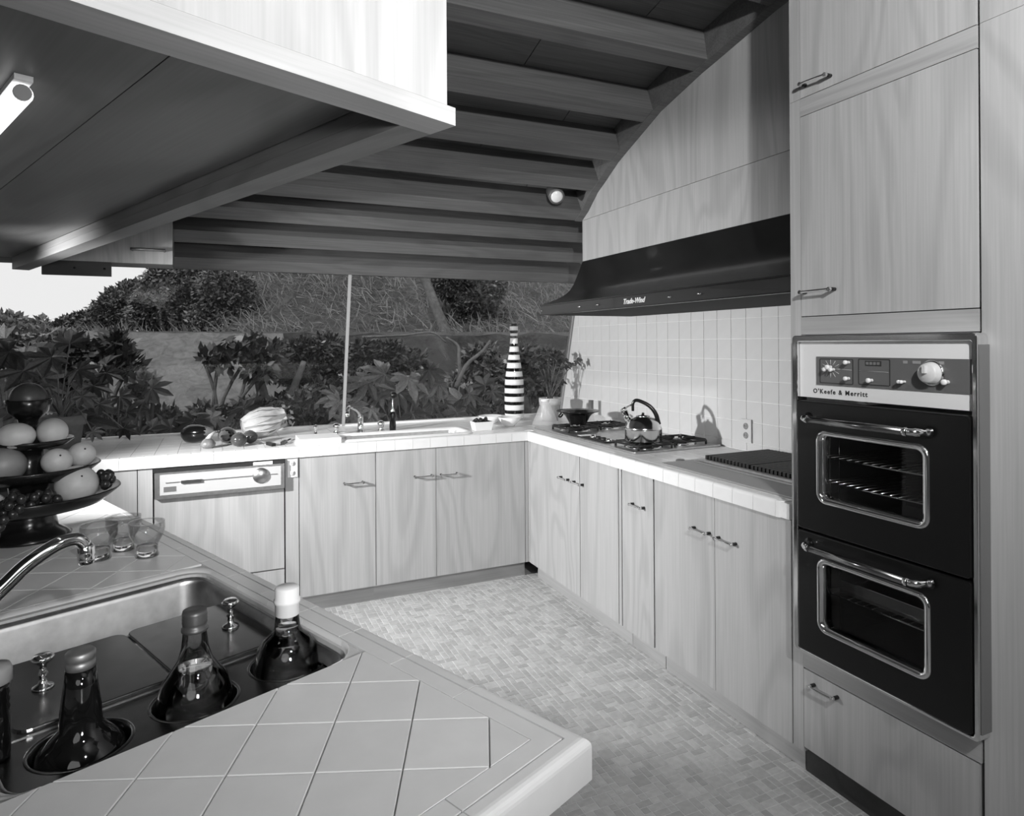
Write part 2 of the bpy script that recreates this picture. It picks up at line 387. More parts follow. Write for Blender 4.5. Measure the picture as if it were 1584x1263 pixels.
def tile_box(bm, a, b, c=(0, 0, 0)):
    g = 0.0019; x, y = a * U / 2 - g, b * U / 2 - g; v = []
    for z, e in ((-0.0035, 0), (-0.0006, 0), (0.0, 0.0012)):
        v.append([bm.verts.new((c[0] + sx * (x - e), c[1] + sy * (y - e), z)) for sx, sy in ((-1, -1), (1, -1), (1, 1), (-1, 1))])
    for k in range(2):
        for q in range(4): bm.faces.new((v[k][q], v[k][(q + 1) % 4], v[k + 1][(q + 1) % 4], v[k + 1][q]))
    bm.faces.new(v[2])
near = []
for t in tiles:
    f = in_frame(t[0]); near.append((-(f[2] if f else 0) * (1.0 if f else 0), t))
near.sort(key=lambda q: q[0])
tm = {}
for _, (c, a, b) in near[:300]:
    if (a, b) not in tm:
        bm = nb(); tile_box(bm, a, b); tm[(a, b)] = finish('floor_tile', bm, M['floor_tile'])
    inst('tile', tm[(a, b)], floor, c)
bm = nb()
for _, (c, a, b) in near[300:]: tile_box(bm, a, b, c)
part('mosaic_tiles', bm, M['floor_tile'], floor, kind='stuff')

# ---- walls
bm = nb(); prism(bm, [(XW, y, z) for y, z in ((-3, 0), (4.62, 0), (gy(0.914), 0.914), (gy(1.93), 1.93), (4.02, 2.12), (3.6, 2.38), (3.0, 2.68), (2.4, 2.9), (1.5, 3.02), (-3, 3.02))], (0.12, 0, 0))
wall_right = struct('wall_right', bm, M['grout_light'])
TP = 0.1037
wt = {}
for i in range(30):
    for j in range(8):
        y1 = 3.015 + (14 - i) * TP; y0 = y1 - TP; z0 = 0.9545 + (j - 1) * TP; z1 = z0 + TP
        if y1 < 1.60 or z0 > 1.66: continue
        pl = clip_rect([(y0, z0), (y1, z0), (y1, z1), (y0, z1)], 1.55, 4.6, ZC + 0.001, 1.66)
        if pl: pl = clip(pl, 1, GS, 4.436 - 0.012 + GS * 0.914)
        pl = dedupe(pl)
        if len(pl) < 3 or abs(poly_area(pl)) < 2e-4: continue
        full = len(pl) == 4 and abs(abs(poly_area(pl)) - TP * TP) < 1e-6
        cy, cz = (y0 + y1) / 2, (z0 + z1) / 2
        if full and 'f' in wt: inst('tile', wt['f'], wall_right, (XW, cy, cz)); continue
        bm = nb(); ly = []
        for x, k in ((0.0, 0.975), (-0.0022, 0.975), (-0.003, 0.960)):
            mx_ = sum(p[0] for p in pl) / len(pl); mz_ = sum(p[1] for p in pl) / len(pl)
            ly.append([(x, mx_ + (p[0] - mx_) * k - cy, mz_ + (p[1] - mz_) * k - cz) for p in pl])
        Lp = ring_strip(bm, ly, smooth=False); bm.faces.new(Lp[-1])
        me = finish('wall_tile', bm, M['wall_tile'])
        if full: wt['f'] = me
        inst('tile', me, wall_right, (XW, cy, cz))
struct('unseen_wall_left', B(-4.12, -4, -3, 4.7, 0, 3.02), M['plaster'])  # unseen closing wall, added to keep sky light from flooding in
struct('unseen_wall_rear', B(-4, XW + 0.1, -3.12, -3, 0, 3.02), M['plaster'])  # unseen wall behind the camera, added to shut out sky light
bm = nb(); box(bm, -4, XW, 4.47, 4.6, 0, 0.905)
struct('wall_back', bm, M['plaster'])

# ---- leaning window
win = struct('window_1', B(-4, XW, 4.425, 4.475, 0.895, ZC + 0.012), M['white'])
def slab(x0, x1, z0, z1, t0, t1):
    bm = nb(); prism(bm, [(x0, gy(z0) + t0, z0), (x0, gy(z0) + t1, z0), (x0, gy(z1) + t1, z1), (x0, gy(z1) + t0, z1)], (x1 - x0, 0, 0)); return bm
part('pane', slab(-4, 0.754, 0.915, 1.95, 0.0, 0.005), M['pane'], win)
part('pane', slab(0.774, XW - 0.014, 0.915, 1.95, 0.0, 0.005), M['pane'], win)
part('mullion', slab(0.755, 0.773, 0.915, 1.95, -0.012, 0.012), M['bar'], win, label='slim pale upright window bar')
part('jamb', slab(XW - 0.013, XW - 0.001, 0.915, 1.95, -0.02, 0.02), M['grey_mid'], win)

# ---- ceiling: purlins over a shallow arch
def purl(C0, th):
    t = Vector((0, -math.cos(th), math.sin(th))); n = Vector((0, math.sin(th), math.cos(th))); return Vector((0,) + C0), t, n
PUR = [((0.45, 2.860), 1.0), ((0.98, 2.852), 2.0), ((1.48, 2.830), 4.0), ((1.94, 2.787), 7.0), ((2.389, 2.701), 10.4), ((2.782, 2.589), 22.5), ((3.079, 2.467), 23.0), ((3.296, 2.346), 28.0),
       ((3.486, 2.207), 30.0), ((3.70, 2.111), 31.5), ((3.92, 2.011), 36.0), ((4.14, 1.893), 35.5)]
PUR = [purl(c, math.radians(a)) for c, a in PUR]
W_, D_ = 0.094, 0.148
mids = [c + t * W_ / 2 + n * D_ for c, t, n in PUR]
first = Vector((0, -3.05, 2.99)); last = Vector((0, 4.50, 1.965))
pl_ = [first] + mids + [last]
bm = nb()
for a, b in zip(pl_, pl_[1:]):
    prism(bm, [(-4.1, a.y, a.z + 0.026), (-4.1, b.y, b.z + 0.026), (-4.1, b.y, b.z + 0.14), (-4.1, a.y, a.z + 0.14)], (6.6, 0, 0))
ceil = struct('ceiling', bm, M['deck'])
for k, (a, b) in enumerate(zip(pl_, pl_[1:])):
    if k == 0 or k == len(pl_) - 2: xs = [-4.0, XW]
    else:
        o = (k * 0.37) % 0.75; xs = [-4.0] + [x for x in [-3.6 + o + 0.76 * i for i in range(9)] if -3.9 < x < XW - 0.1] + [XW]
    for x0, x1 in zip(xs, xs[1:]):
        bm = nb(); prism(bm, [(x0 + 0.0022, a.y, a.z - 0.004), (x0 + 0.0022, b.y, b.z - 0.004), (x0 + 0.0022, b.y, b.z + 0.025), (x0 + 0.0022, a.y, a.z + 0.025)], (x1 - x0 - 0.0044, 0, 0))
        part('deck_board', bm, M['deck'], ceil)
for k, (c, t, n) in enumerate(PUR):
    x1 = 2.0 if k < 9 else XW
    q = [c, c + t * W_, c + t * W_ + n * (D_ + 0.01), c + n * (D_ + 0.01)]
    bm = nb(); prism(bm, [(-3.98, p.y, p.z) for p in q], (x1 + 3.98, 0, 0)); bevel(bm, 0.003, 1)
    part('purlin', bm, M['beam'], ceil)
env = []
for c, t, n in PUR[1:9]:
    env += [c + t * W_, c]
bm = nb()
for a, b in zip(env, env[1:]):
    prism(bm, [(2.0, a.y, a.z - 0.004), (2.0, b.y, b.z - 0.004), (2.0, b.y, b.z + 0.25), (2.0, a.y, a.z + 0.25)], (0.047, 0, 0))
part('arch_rib', bm, M['beam'], ceil)
part('window_header', B(-4, XW, 4.13, 4.24, 1.90, 2.0), M['beam'], ceil)

# ---- wood soffit panel over the hood
def env_z(y):
    for a, b in zip(env, env[1:]):
        if a.y <= y <= b.y: return a.z + (b.z - a.z) * (y - a.y) / max(1e-6, b.y - a.y)
    return env[-1].z
YE = 3.478
ys = [1.6185] + [p.y for p in env if 1.62 < p.y < YE - 0.01] + [YE]
sof = thing('soffit_panel', 'tall pale wood panel above the black range hood, cut to the curve of the ceiling', 'panel', (2.048, 2.55, 1.958))
bm = nb(); prism(bm, [(2.048, 1.6185, 1.958), (2.048, YE, 1.958), (2.048, YE, 2.2065), (2.048, 1.6185, 2.2065)], (0.355, 0, 0)); part('lower_board', bm, M['wood'], sof)
bm = nb(); prism(bm, [(2.048, 1.6185, 2.2085), (2.048, YE, 2.2085)] + [(2.048, y, env_z(y) + 0.012) for y in ys[::-1]], (0.355, 0, 0)); part('upper_board', bm, M['wood'], sof)

# ================================================================== helpers for joinery
def plate(loops, fn, off):
    """flat plate with holes: loops[0] outer, the rest holes, (u,v) pairs; fn maps to 3-D; off = thickness vector"""
    bm = nb(); es = []; vl = []
    for lp in loops:
        vs = [bm.verts.new(fn(u, v)) for u, v in lp]; vl.append(vs)
        es += [bm.edges.new((vs[i], vs[(i + 1) % len(vs)])) for i in range(len(vs))]
    bmesh.ops.triangle_fill(bm, edges=es, use_beauty=True)
    g = bmesh.ops.extrude_face_region(bm, geom=bm.faces[:])
    bmesh.ops.translate(bm, vec=Vector(off), verts=[e for e in g['geom'] if isinstance(e, bmesh.types.BMVert)])
    return bm
def pull(root, a, b, out, sag=0.0, rod=0.0042, post=0.0062):
    """bar pull between two posts; a, b on the door face, out = outward vector"""
    a, b, out = Vector(a), Vector(b), Vector(out); bm = nb()
    for q in (a, b):
        tube(bm, [q, q + out * 0.8], post, 8, mi=1); tube(bm, [q + out * 0.72, q + out * 1.08], post * 1.05, 8, mi=0)
    mid = (a + b) / 2 + out * (1.0 + sag)
    tube(bm, curve_pts([a + out * 0.95, a * 0.75 + b * 0.25 + out * (1 + sag * 0.7), mid, a * 0.25 + b * 0.75 + out * (1 + sag * 0.7), b + out * 0.95], 4), rod, 8, mi=0)
    return part('handle', bm, [M['chrome'], M['black']], root)
DT = 0.02
def door_back(root, x0, x1, z0=0.103, z1=ZU - 0.003, nm='door', mat='wood', y=YB, th=DT):
    return part(nm, bevel(B(x0 + 0.002, x1 - 0.002, y, y + th, z0, z1), 0.0012, 1), M[mat], root)
def door_right(root, y0, y1, z0=0.103, z1=ZU - 0.003, nm='door', mat='wood', x=XR, th=DT, gap=0.002):
    return part(nm, bevel(B(x, x + th, y0 + gap, y1 - gap, z0, z1), 0.0012, 1), M[mat], root)
OUTY, OUTX = Vector((0, -0.028, 0)), Vector((-0.028, 0, 0))

# ================================================================== BACK RUN OF BASE CABINETS
def carc_back(root, x0, x1):
    bm = nb(); box(bm, x0, x1, YB + 0.0205, YB + 0.035, 0.1, ZU - 0.002); box(bm, x0, x0 + 0.015, YB + 0.035, 4.45, 0.1, 0.70); box(bm, x1 - 0.015, x1, YB + 0.035, 4.45, 0.1, 0.70); box(bm, x0, x1, YB + 0.035, 4.45, 0.1, 0.115)
    part('carcass', bm, M['dark_wood'], root)  # wood coloured dark to paint the shade in the door gaps
    part('toe_kick', B(x0, x1, 3.724, 3.74, 0.0, 0.1), M['wood_x'], root)
def carc_right(root, y0, y1):
    bm = nb(); box(bm, XR + 0.0205, XR + 0.035, y0, y1, 0.1, ZU - 0.002); box(bm, XR + 0.035, XW - 0.01, y0, y0 + 0.015, 0.1, 0.80); box(bm, XR + 0.035, XW - 0.01, y1 - 0.015, y1, 0.1, 0.80); box(bm, XR + 0.035, XW - 0.01, y0, y1, 0.1, 0.115)
    part('carcass', bm, M['dark_wood'], root)  # dark colour stands in for shade between the doors
    part('toe_kick', B(1.816, 1.832, y0, y1, 0.0, 0.1), M['wood_y'], root)

t = thing('base_cabinet', 'pale wood base cabinet left of the dishwasher, half hidden behind the fruit stand', 'cabinet', (-0.66, YB, 0), 'base cabinets under the window')
carc_back(t, -0.96, -0.292); door_back(t, -0.96, -0.357); door_back(t, -0.357, -0.290, nm='filler')
t = thing('base_cabinet', 'pale wood base cabinet with a single handle, right of the dishwasher', 'cabinet', (0.56, YB, 0), 'base cabinets under the window')
carc_back(t, 0.326, 0.807); door_back(t, 0.325, 0.396, nm='filler'); d = door_back(t, 0.396, 0.807)
pull(d, (0.634, YB, 0.694), (0.734, YB, 0.694), OUTY)
t = thing('base_cabinet', 'wide pale wood sink cabinet with two adjoining bar handles beneath the window sink', 'cabinet', (1.27, YB, 0), 'base cabinets under the window')
carc_back(t, 0.807, XR); d = door_back(t, 0.807, 1.1605); pull(d, (1.032, YB, 0.696), (1.132, YB, 0.696), OUTY)
d = door_back(t, 1.1595, 1.733); pull(d, (1.189, YB, 0.694), (1.287, YB, 0.694), OUTY)
part('filler', B(1.735, XR - 0.001, YB, YB + DT, 0.103, ZU - 0.003), M['wood'], t)

# dishwasher
dw = thing('dishwasher', 'built-in dishwasher with a silver control strip and a wood front panel', 'dishwasher', (0.018, YB, 0))
x0, x1 = -0.288, 0.323
bm = nb(); box(bm, x0, x1, YB + 0.02, 4.3, 0.1, ZU - 0.004); part('tub', bm, M['cavity'], dw)
part('front_panel', bevel(B(x0 + 0.003, x1 - 0.003, YB, YB + DT, 0.275, 0.70), 0.0012, 1), M['wood'], dw)
part('lower_panel', bevel(B(x0 + 0.003, x1 - 0.003, YB, YB + DT, 0.103, 0.268), 0.0012, 1), M['wood'], dw)
part('toe_kick', B(x0, x1, 3.724, 3.74, 0.0, 0.1), M['wood_x'], dw)
cp = part('control_strip', bevel(B(x0 + 0.006, x1 - 0.002, YB - 0.026, YB + 0.018, 0.703, 0.832), 0.004, 2), M['steel'], dw)
part('inner_plate', B(x0 + 0.03, x1 - 0.02, YB - 0.0285, YB - 0.0255, 0.722, 0.822), M['panel_white'], cp)
part('top_trim', B(x0, x1, YB - 0.022, YB + 0.018, 0.8325, 0.852), M['steel_dark'], dw)
part('label_tab', B(0.168, 0.262, YB - 0.0245, YB - 0.0215, 0.834, 0.850), M['white_matte'], dw)
part('slot', B(x0 + 0.055, 0.285, YB - 0.031, YB - 0.0286, 0.7795, 0.784), M['side_metal'], cp)
part('latch', bevel(B(-0.165, -0.075, YB - 0.038, YB - 0.0286, 0.774, 0.789), 0.002, 1), M['chrome'], cp)
part('badge', B(-0.242, -0.188, YB - 0.030, YB - 0.0286, 0.737, 0.762), M['side_metal'], cp)
bm = nb(); lathe(bm, [(0, 0.0), (0.040, 0.0), (0.040, 0.004), (0.034, 0.006), (0.031, 0.010), (0, 0.012)], 32, (0.205, YB - 0.0286, 0.780), axis=(0, -1, 0)); part('dial', bm, M['steel'], cp)
o = thing('power_outlet', 'white slotted power outlet set into the cabinet strip right of the dishwasher', 'outlet', (0.362, YB, 0.80), 'power outlets')
bm = nb(); box(bm, 0.338, 0.388, YB - 0.007, YB - 0.0002, 0.753, 0.849); part('cover_plate', bevel(bm, 0.002, 2), M['white_matte'], o)
for zz in (0.775, 0.826):
    bm = nb(); lathe(bm, [(0, 0), (0.014, 0), (0.013, 0.0025), (0, 0.0025)], 16, (0.363, YB - 0.0072, zz), axis=(0, -1, 0)); s_ = part('socket', bm, M['cream'], o)
    for dx in (-0.005, 0.005): part('slot', B(0.363 + dx - 0.001, 0.363 + dx + 0.001, YB - 0.0102, YB - 0.0096, zz - 0.003, zz + 0.006), M['ink'], s_)

# ================================================================== RIGHT RUN OF BASE CABINETS
t = thing('base_cabinet', 'pale wood double-door base cabinet beneath the gas cooktop with two close handles', 'cabinet', (XR, 3.15, 0), 'base cabinets along the right wall')
carc_right(t, 2.635, 3.655); part('filler', B(XR, XR + DT, 3.640, YB - 0.001, 0.103, ZU - 0.003), M['wood'], t)
d = door_right(t, 3.030, 3.638); pull(d, (XR, 3.225, 0.708), (XR, 3.146, 0.708), OUTX)
d = door_right(t, 2.662, 3.029); pull(d, (XR, 3.078, 0.7095), (XR, 2.992, 0.7095), OUTX)
part('filler', B(XR, XR + DT, 2.637, 2.658, 0.103, ZU - 0.003), M['wood'], t)
t = thing('base_cabinet', 'very narrow pale wood base cabinet with one handle between two double-door cabinets', 'cabinet', (XR, 2.5, 0), 'base cabinets along the right wall')
carc_right(t, 2.381, 2.633); d = door_right(t, 2.383, 2.633, gap=0.0035); pull(d, (XR, 2.535, 0.71), (XR, 2.451, 0.71), OUTX)
t = thing('base_cabinet', 'pale wood double-door base cabinet beneath the built-in grill beside the oven', 'cabinet', (XR, 2.0, 0), 'base cabinets along the right wall')
carc_right(t, 1.622, 2.377); d = door_right(t, 1.994, 2.377, gap=0.0008); pull(d, (XR, 2.108, 0.708), (XR, 2.02, 0.708), OUTX)
d = door_right(t, 1.622, 1.993, gap=0.0008); pull(d, (XR, 1.967, 0.705), (XR, 1.879, 0.705), OUTX)

# ================================================================== TILED COUNTER (window run and right run)
ctr = thing('tiled_counter', 'white tiled L-shaped counter running under the window and along the right wall', 'counter', (1.0, 4.0, ZU))
SX0, SX1, SY0, SY1 = 0.655, 1.385, 3.735, 3.96
NO = 0.012; FY, FX = YB - NO, XR - NO
bm = nb()
for a in ((-3.9, SX0, FY + 0.004, 4.462), (SX1, XW - 0.008, FY + 0.004, 4.445), (SX0, SX1, FY + 0.004, SY0), (SX0, SX1, SY1, 4.462), (FX + 0.004, XW - 0.008, 1.622, FY + 0.004)):
    box(bm, a[0], a[1], a[2], a[3], ZU + 0.001, ZC - 0.0045)
part('slab', bm, M['grout_light'], ctr)
bm = nb(); g = 0.0011
def top_tile(x0, x1, y0, y1):
    if x1 - x0 > 0.006 and y1 - y0 > 0.006: box(bm, x0 + g, x1 - g, y0 + g, y1 - g, ZC - 0.0044, ZC)
def cut_tile(x0, x1, y0, y1):
    hx0, hx1, hy0, hy1 = SX0, SX1, SY0, SY1
    if x1 <= hx0 or x0 >= hx1 or y1 <= hy0 or y0 >= hy1: top_tile(x0, x1, y0, y1); return
    top_tile(x0, min(x1, hx0), y0, y1); top_tile(max(x0, hx1), x1, y0, y1)
    xa, xb = max(x0, hx0), min(x1, hx1); top_tile(xa, xb, y0, min(y1, hy0)); top_tile(xa, xb, max(y0, hy1), y1)
NW = 0.045
for i in range(-20, 34):
    for j in range(8):
        x0 = -0.08 + i * TP; y0 = FY + NW + j * TP
        a, b_ = max(x0, -3.0), min(x0 + TP, XW - 0.008)
        if a < b_: cut_tile(a, b_, y0, min(y0 + TP, 4.424))
for i in range(7):
    for j in range(20):
        x0 = FX + NW + i * TP; y1 = FY + NW - j * TP
        a, b_ = x0, min(x0 + TP, XW - 0.008); c_ = max(y1 - TP, 1.624)
        if a < b_ and c_ < y1: cut_tile(a, b_, c_, y1)
part('field_tiles', bm, M['tile_white'], ctr, kind='stuff')
def nose_mesh(axis, ln):
    prof = [(0.0, ZU), (0.0, ZC - 0.012)] + [(0.012 - 0.012 * math.cos(a * PI / 8), ZC - 0.012 + 0.012 * math.sin(a * PI / 8)) for a in range(1, 5)] + [(NW - g, ZC), (NW - g, ZC - 0.006), (0.008, ZC - 0.02), (0.008, ZU)]
    bm = nb(); h = ln / 2 - 0.0009
    if axis == 'x': prism(bm, [(-h, u, z) for u, z in prof], (2 * h, 0, 0))
    else: prism(bm, [(u, -h, z) for u, z in prof], (0, 2 * h, 0))
    for f in bm.faces: f.smooth = False
    return finish('nose_tile', bm, M['tile_white'])
mx = nose_mesh('x', TP); my = nose_mesh('y', TP)
for i in range(25): inst('edge_tile', mx, ctr, (FX - TP / 2 - i * TP, FY, 0))
for i in range(19):
    yy = FY - TP / 2 - i * TP
    if yy - TP / 2 > 1.655: inst('edge_tile', my, ctr, (FX, yy, 0)); yl = yy - TP / 2
bm = nb(); rr_ = rrect(FX, FX + 0.30, yl - 0.028, yl + 0.3, 0.024, 4)
lp = [p for p in rr_ if p[0] <= FX + 0.05 and p[1] <= yl + 0.001]
lp = sorted(lp, key=lambda p: -p[1] + p[0]); lp = [(FX, yl)] + lp + [(FX + 0.05, yl - 0.028), (FX + 0.05, yl)]
prism(bm, [(p[0], p[1], ZU) for p in dedupe(lp)], (0, 0, ZC - ZU - 0.001)); part('edge_tile', bm, M['tile_white'], ctr)

# ================================================================== TALL OVEN CABINET
tc = thing('tall_cabinet', 'tall pale wood cabinet with doors above and below the built-in oven', 'cabinet', (XR, 1.1, 0))
OY0, OY1, OZ0, OZ1 = 1.0, 1.570, 0.459, 1.476
ZT = 2.95
def tcp(nm, y0, y1, z0, z1, mat='wood', x=XR, th=DT): return part(nm, bevel(B(x, x + th, y0, y1, z0, z1), 0.001, 1), M[mat], tc)
tcp('stile', 1.575, 1.617, 0.103, 2.2545)
tcp('stile', 1.575, 1.617, 2.2555, ZT)
tcp('rail', 1.0235, 1.5745, 2.197, 2.2545, 'wood_y')
tcp('rail', 1.0235, 1.5745, 1.479, 1.5365, 'wood_y')
tcp('rail', 1.0235, 1.5745, 0.384, 0.457, 'wood_y')
tcp('side_board', 0.35, 1.016, 0.103, 2.2545)
tcp('side_board', 0.35, 1.016, 2.2555, ZT)
d = tcp('door', 1.0245, 1.573, 2.2565, ZT); pull(d, (XR, 1.551, 2.293), (XR, 1.455, 2.288), OUTX)
d = tcp('door', 1.0245, 1.573, 1.5395, 2.195); pull(d, (XR, 1.555, 1.617), (XR, 1.445, 1.619), OUTX)
d = tcp('drawer', 1.0295, 1.573, 0.121, 0.379); pull(d, (XR, 1.531, 0.344), (XR, 1.444, 0.347), OUTX)
bm = nb(); box(bm, XR + 0.021, XR + 0.03, 0.35, 1.0, 0.1, ZT); box(bm, XR + 0.021, XR + 0.03, 0.99, 1.60, 1.477, ZT); box(bm, XR + 0.021, XR + 0.03, 0.99, 1.60, 0.1, 0.458)
part('carcass', bm, M['dark_wood'], tc)  # darkened wood, gap shade painted behind doors and drawer
part('side_panel', B(XR + 0.021, XW - 0.01, 1.602, 1.617, 0.1, ZT), M['wood'], tc)
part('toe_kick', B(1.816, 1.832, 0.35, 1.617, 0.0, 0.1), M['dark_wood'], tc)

# ================================================================== DOUBLE WALL OVEN
XF = 1.71
ov = thing('wall_oven', 'black and chrome double wall oven built into the tall wood cabinet', 'oven', (XR, 1.286, OZ0))
fn = lambda x: (lambda u, v: Vector((x, u, v)))
# surround
bm = plate([rrect(OY0, OY1, OZ0, OZ1, 0.012, 4), rrect(1.0135, 1.5505, 0.4685, 1.4555, 0.006, 3)], fn(XF), (XR - XF - 0.0005, 0, 0)); bevel(bm, 0.003, 2)
part('frame', bm, M['chrome'], ov)
part('side_trim', B(XF + 0.006, XR - 0.001, OY0 - 0.0025, OY0 - 0.0003, OZ0 + 0.02, OZ1 - 0.03), M['side_metal'], ov, label='satin metal side strip')
# control panel
cpn = part('control_panel', B(XF + 0.012, XF + 0.03, 1.0145, 1.5495, 1.279, 1.4545), M['oven_panel'], ov)
part('black_band', B(XF + 0.009, XF + 0.0119, 1.018, 1.483, 1.321, 1.409), M['grey_dark'], cpn, label='dark grey instrument band')
xb = XF + 0.0088
bm = nb(); ring = rrect(1.352, 1.470, 1.327, 1.403, 0.004, 2); inn = rrect(1.354, 1.468, 1.329, 1.401, 0.003, 2)
ring_strip(bm, [[(xb, a, b) for a, b in ring], [(xb - 0.001, a, b) for a, b in ring], [(xb - 0.001, a, b) for a, b in inn], [(xb, a, b) for a, b in inn]], smooth=False)
ring = rrect(1.235, 1.335, 1.329, 1.405, 0.004, 2); inn = rrect(1.2368, 1.3332, 1.331, 1.403, 0.003, 2)
ring_strip(bm, [[(xb, a, b) for a, b in ring], [(xb - 0.001, a, b) for a, b in ring], [(xb - 0.001, a, b) for a, b in inn], [(xb, a, b) for a, b in inn]], smooth=False)
part('dial_surround', bm, M['ink'], cpn)
bm = nb()
for k in range(12):
    a = 2 * PI * k / 12; cy, cz = 1.430, 1.372
    tube(bm, [(xb - 0.0006, cy + 0.016 * math.cos(a), cz + 0.013 * math.sin(a)), (xb - 0.0006, cy + 0.034 * math.cos(a), cz + 0.028 * math.sin(a))], 0.0008, 4)
tube(bm, [(xb - 0.0006, 1.41, 1.372), (xb - 0.0006, 1.357, 1.370)], 0.0006, 4)
tube(bm, [(xb - 0.0006, 1.332, 1.370), (xb - 0.0006, 1.240, 1.368)], 0.0004, 4)
part('clock_marks', bm, M['print'], cpn)
for yy, zz, r in ((1.441, 1.370, 0.0065), (1.419, 1.370, 0.0065), (1.430, 1.377, 0.0075), (1.367, 1.393, 0.0065), (1.367, 1.345, 0.0065), (1.292, 1.343, 0.0070), (1.200, 1.344, 0.0050), (1.193, 1.344, 0.0050), (1.077, 1.349, 0.0075)):
    bm = nb(); lathe(bm, [(r * 0.7, 0), (r * 0.7, 0.010), (r, 0.012), (r, 0.018), (r * 0.7, 0.020), (0, 0.020)], 14, (xb, yy, zz), axis=(-1, 0, 0)); part('knob', bm, M['white_matte'], cpn)
bm = nb(); lathe(bm, [(0.030, 0), (0.030, 0.006), (0.027, 0.008), (0.026, 0.022), (0.023, 0.026), (0, 0.026)], 28, (xb, 1.117, 1.371), axis=(-1, 0, 0)); box(bm, xb - 0.036, xb - 0.024, 1.114, 1.122, 1.371, 1.392); part('thermostat_knob', bm, M['cream'], cpn)
bm = nb(); lathe(bm, [(0.0302, 0), (0.034, 0.001), (0.034, 0.005), (0.0302, 0.007)], 28, (xb, 1.117, 1.371), axis=(-1, 0, 0)); part('knob_ring', bm, M['chrome'], cpn)
for q in range(3):
    part('indicator', B(xb - 0.001, xb, [1.185, 1.148, 1.086][q], [1.197, 1.170, 1.100][q], 1.394, 1.402), M['grey_mid'], cpn)
bm = nb(); box(bm, xb - 0.001, xb, 1.262, 1.312, 1.385, 1.399); part('counter_window', bm, M['ink'], cpn)
for k in range(4): part('numeral_wheel', B(xb - 0.0022, xb - 0.001, 1.266 + k * 0.0115, 1.2745 + k * 0.0115, 1.388, 1.396), M['side_metal'], cpn)
text_mesh('lettering', "O'Keefe & Merritt", 0.0195, 0.0004, ov, (XF + 0.0115, 1.403, 1.300), (0, -1, 0), (0, 0, 1), M['ink'], bold=0.0005, space=1.28)
# doors
def oven_door(z0, z1, w0, w1, hz):
    d = part('door', bevel(plate([rrect(1.0155, 1.5485, z0, z1, 0.010, 4), rrect(1.130, 1.461, w0 + 0.013, w1 - 0.013, 0.022, 5)], fn(XF - 0.004), (0.040, 0, 0)), 0.004, 2), M['oven_black'], ov)
    o_, i_ = rrect(1.117, 1.474, w0, w1, 0.034, 6), rrect(1.133, 1.458, w0 + 0.016, w1 - 0.016, 0.020, 6)
    x = XF - 0.0035; bm = nb(); md = [((a[0] + b[0]) / 2, (a[1] + b[1]) / 2) for a, b in zip(o_, i_)]
    ring_strip(bm, [[(x, a, b) for a, b in o_], [(x - 0.005, a, b) for a, b in [((p[0] * 3 + q[0]) / 4, (p[1] * 3 + q[1]) / 4) for p, q in zip(o_, md)]], [(x - 0.007, a, b) for a, b in md], [(x - 0.004, a, b) for a, b in i_], [(x + 0.036, a, b) for a, b in i_]])
    part('window_frame', bm, M['chrome'], d)
    bm = nb(); bm.faces.new([bm.verts.new((XF + 0.016, a, b)) for a, b in i_]); part('window_glass', bm, M['oven_glass'], d)
    bm = nb(); xh = XF - 0.052
    tube(bm, [(xh, 1.155, hz), (xh, 1.462, hz)], 0.0105, 14, mi=1)
    for s, ye in ((1, 1.462), (-1, 1.155)):
        tube(bm, [(xh, ye, hz), (xh, ye + s * 0.010, hz)], 0.012, 14)
        tube(bm, curve_pts([(xh, ye + s * 0.008, hz), (xh + 0.010, ye + s * 0.024, hz), (XF - 0.006, ye + s * 0.038, hz)], 5), [0.0095] * 5 + [0.011] * 5 + [0.017], 12)
    part('handle', bm, [M['chrome'], M['steel_dark']], d)
oven_door(0.859, 1.268, 0.953, 1.182, 1.216)
oven_door(0.4695, 0.853, 0.552, 0.786, 0.819)
# cavities behind the windows
for z0, z1, racks in ((0.88, 1.24, (1.005, 1.085)), (0.49, 0.83, (0.655,))):
    bm = nb(); x0_, x1_ = XF + 0.045, 2.20; y0_, y1_ = 1.035, 1.525
    vs = [[(x0_, y0_, z0), (x0_, y1_, z0), (x0_, y1_, z1), (x0_, y0_, z1)], [(x1_, y0_, z0), (x1_, y1_, z0), (x1_, y1_, z1), (x1_, y0_, z1)]]
    Lp = ring_strip(bm, vs, smooth=False); bm.faces.new(Lp[-1]); cav = part('cavity', bm, M['cavity'], ov)
    for rz in racks:
        bm = nb()
        for xx in (x0_ + 0.02, x1_ - 0.03): tube(bm, [(xx, y0_ + 0.005, rz), (xx, y1_ - 0.005, rz)], 0.0032, 6)
        for k in range(17):
            yy = y0_ + 0.02 + k * 0.028; tube(bm, [(x0_ + 0.018, yy, rz + 0.003), (x1_ - 0.03, yy, rz + 0.003)], 0.0016, 5)
        part('rack', bm, M['chrome'], cav)
    bm = nb(); tube(bm, [(x0_ + 0.01, 1.505, z0), (x0_ + 0.01, 1.505, z1)], 0.003, 6); tube(bm, [(x0_ + 0.09, 1.505, z0), (x0_ + 0.09, 1.505, z1)], 0.002, 6); part('rack_guide', bm, M['chrome'], cav)
bm = nb(); box(bm, 1.80, 2.12, 1.08, 1.47, 0.660, 0.672); box(bm, 1.80, 1.806, 1.08, 1.47, 0.672, 0.700); part('broiler_pan', bevel(bm, 0.002, 1), M['steel_dark'], ov)
part('broiler_bar', B(1.84, 1.86, 1.10, 1.44, 0.716, 0.726), M['steel'], ov)

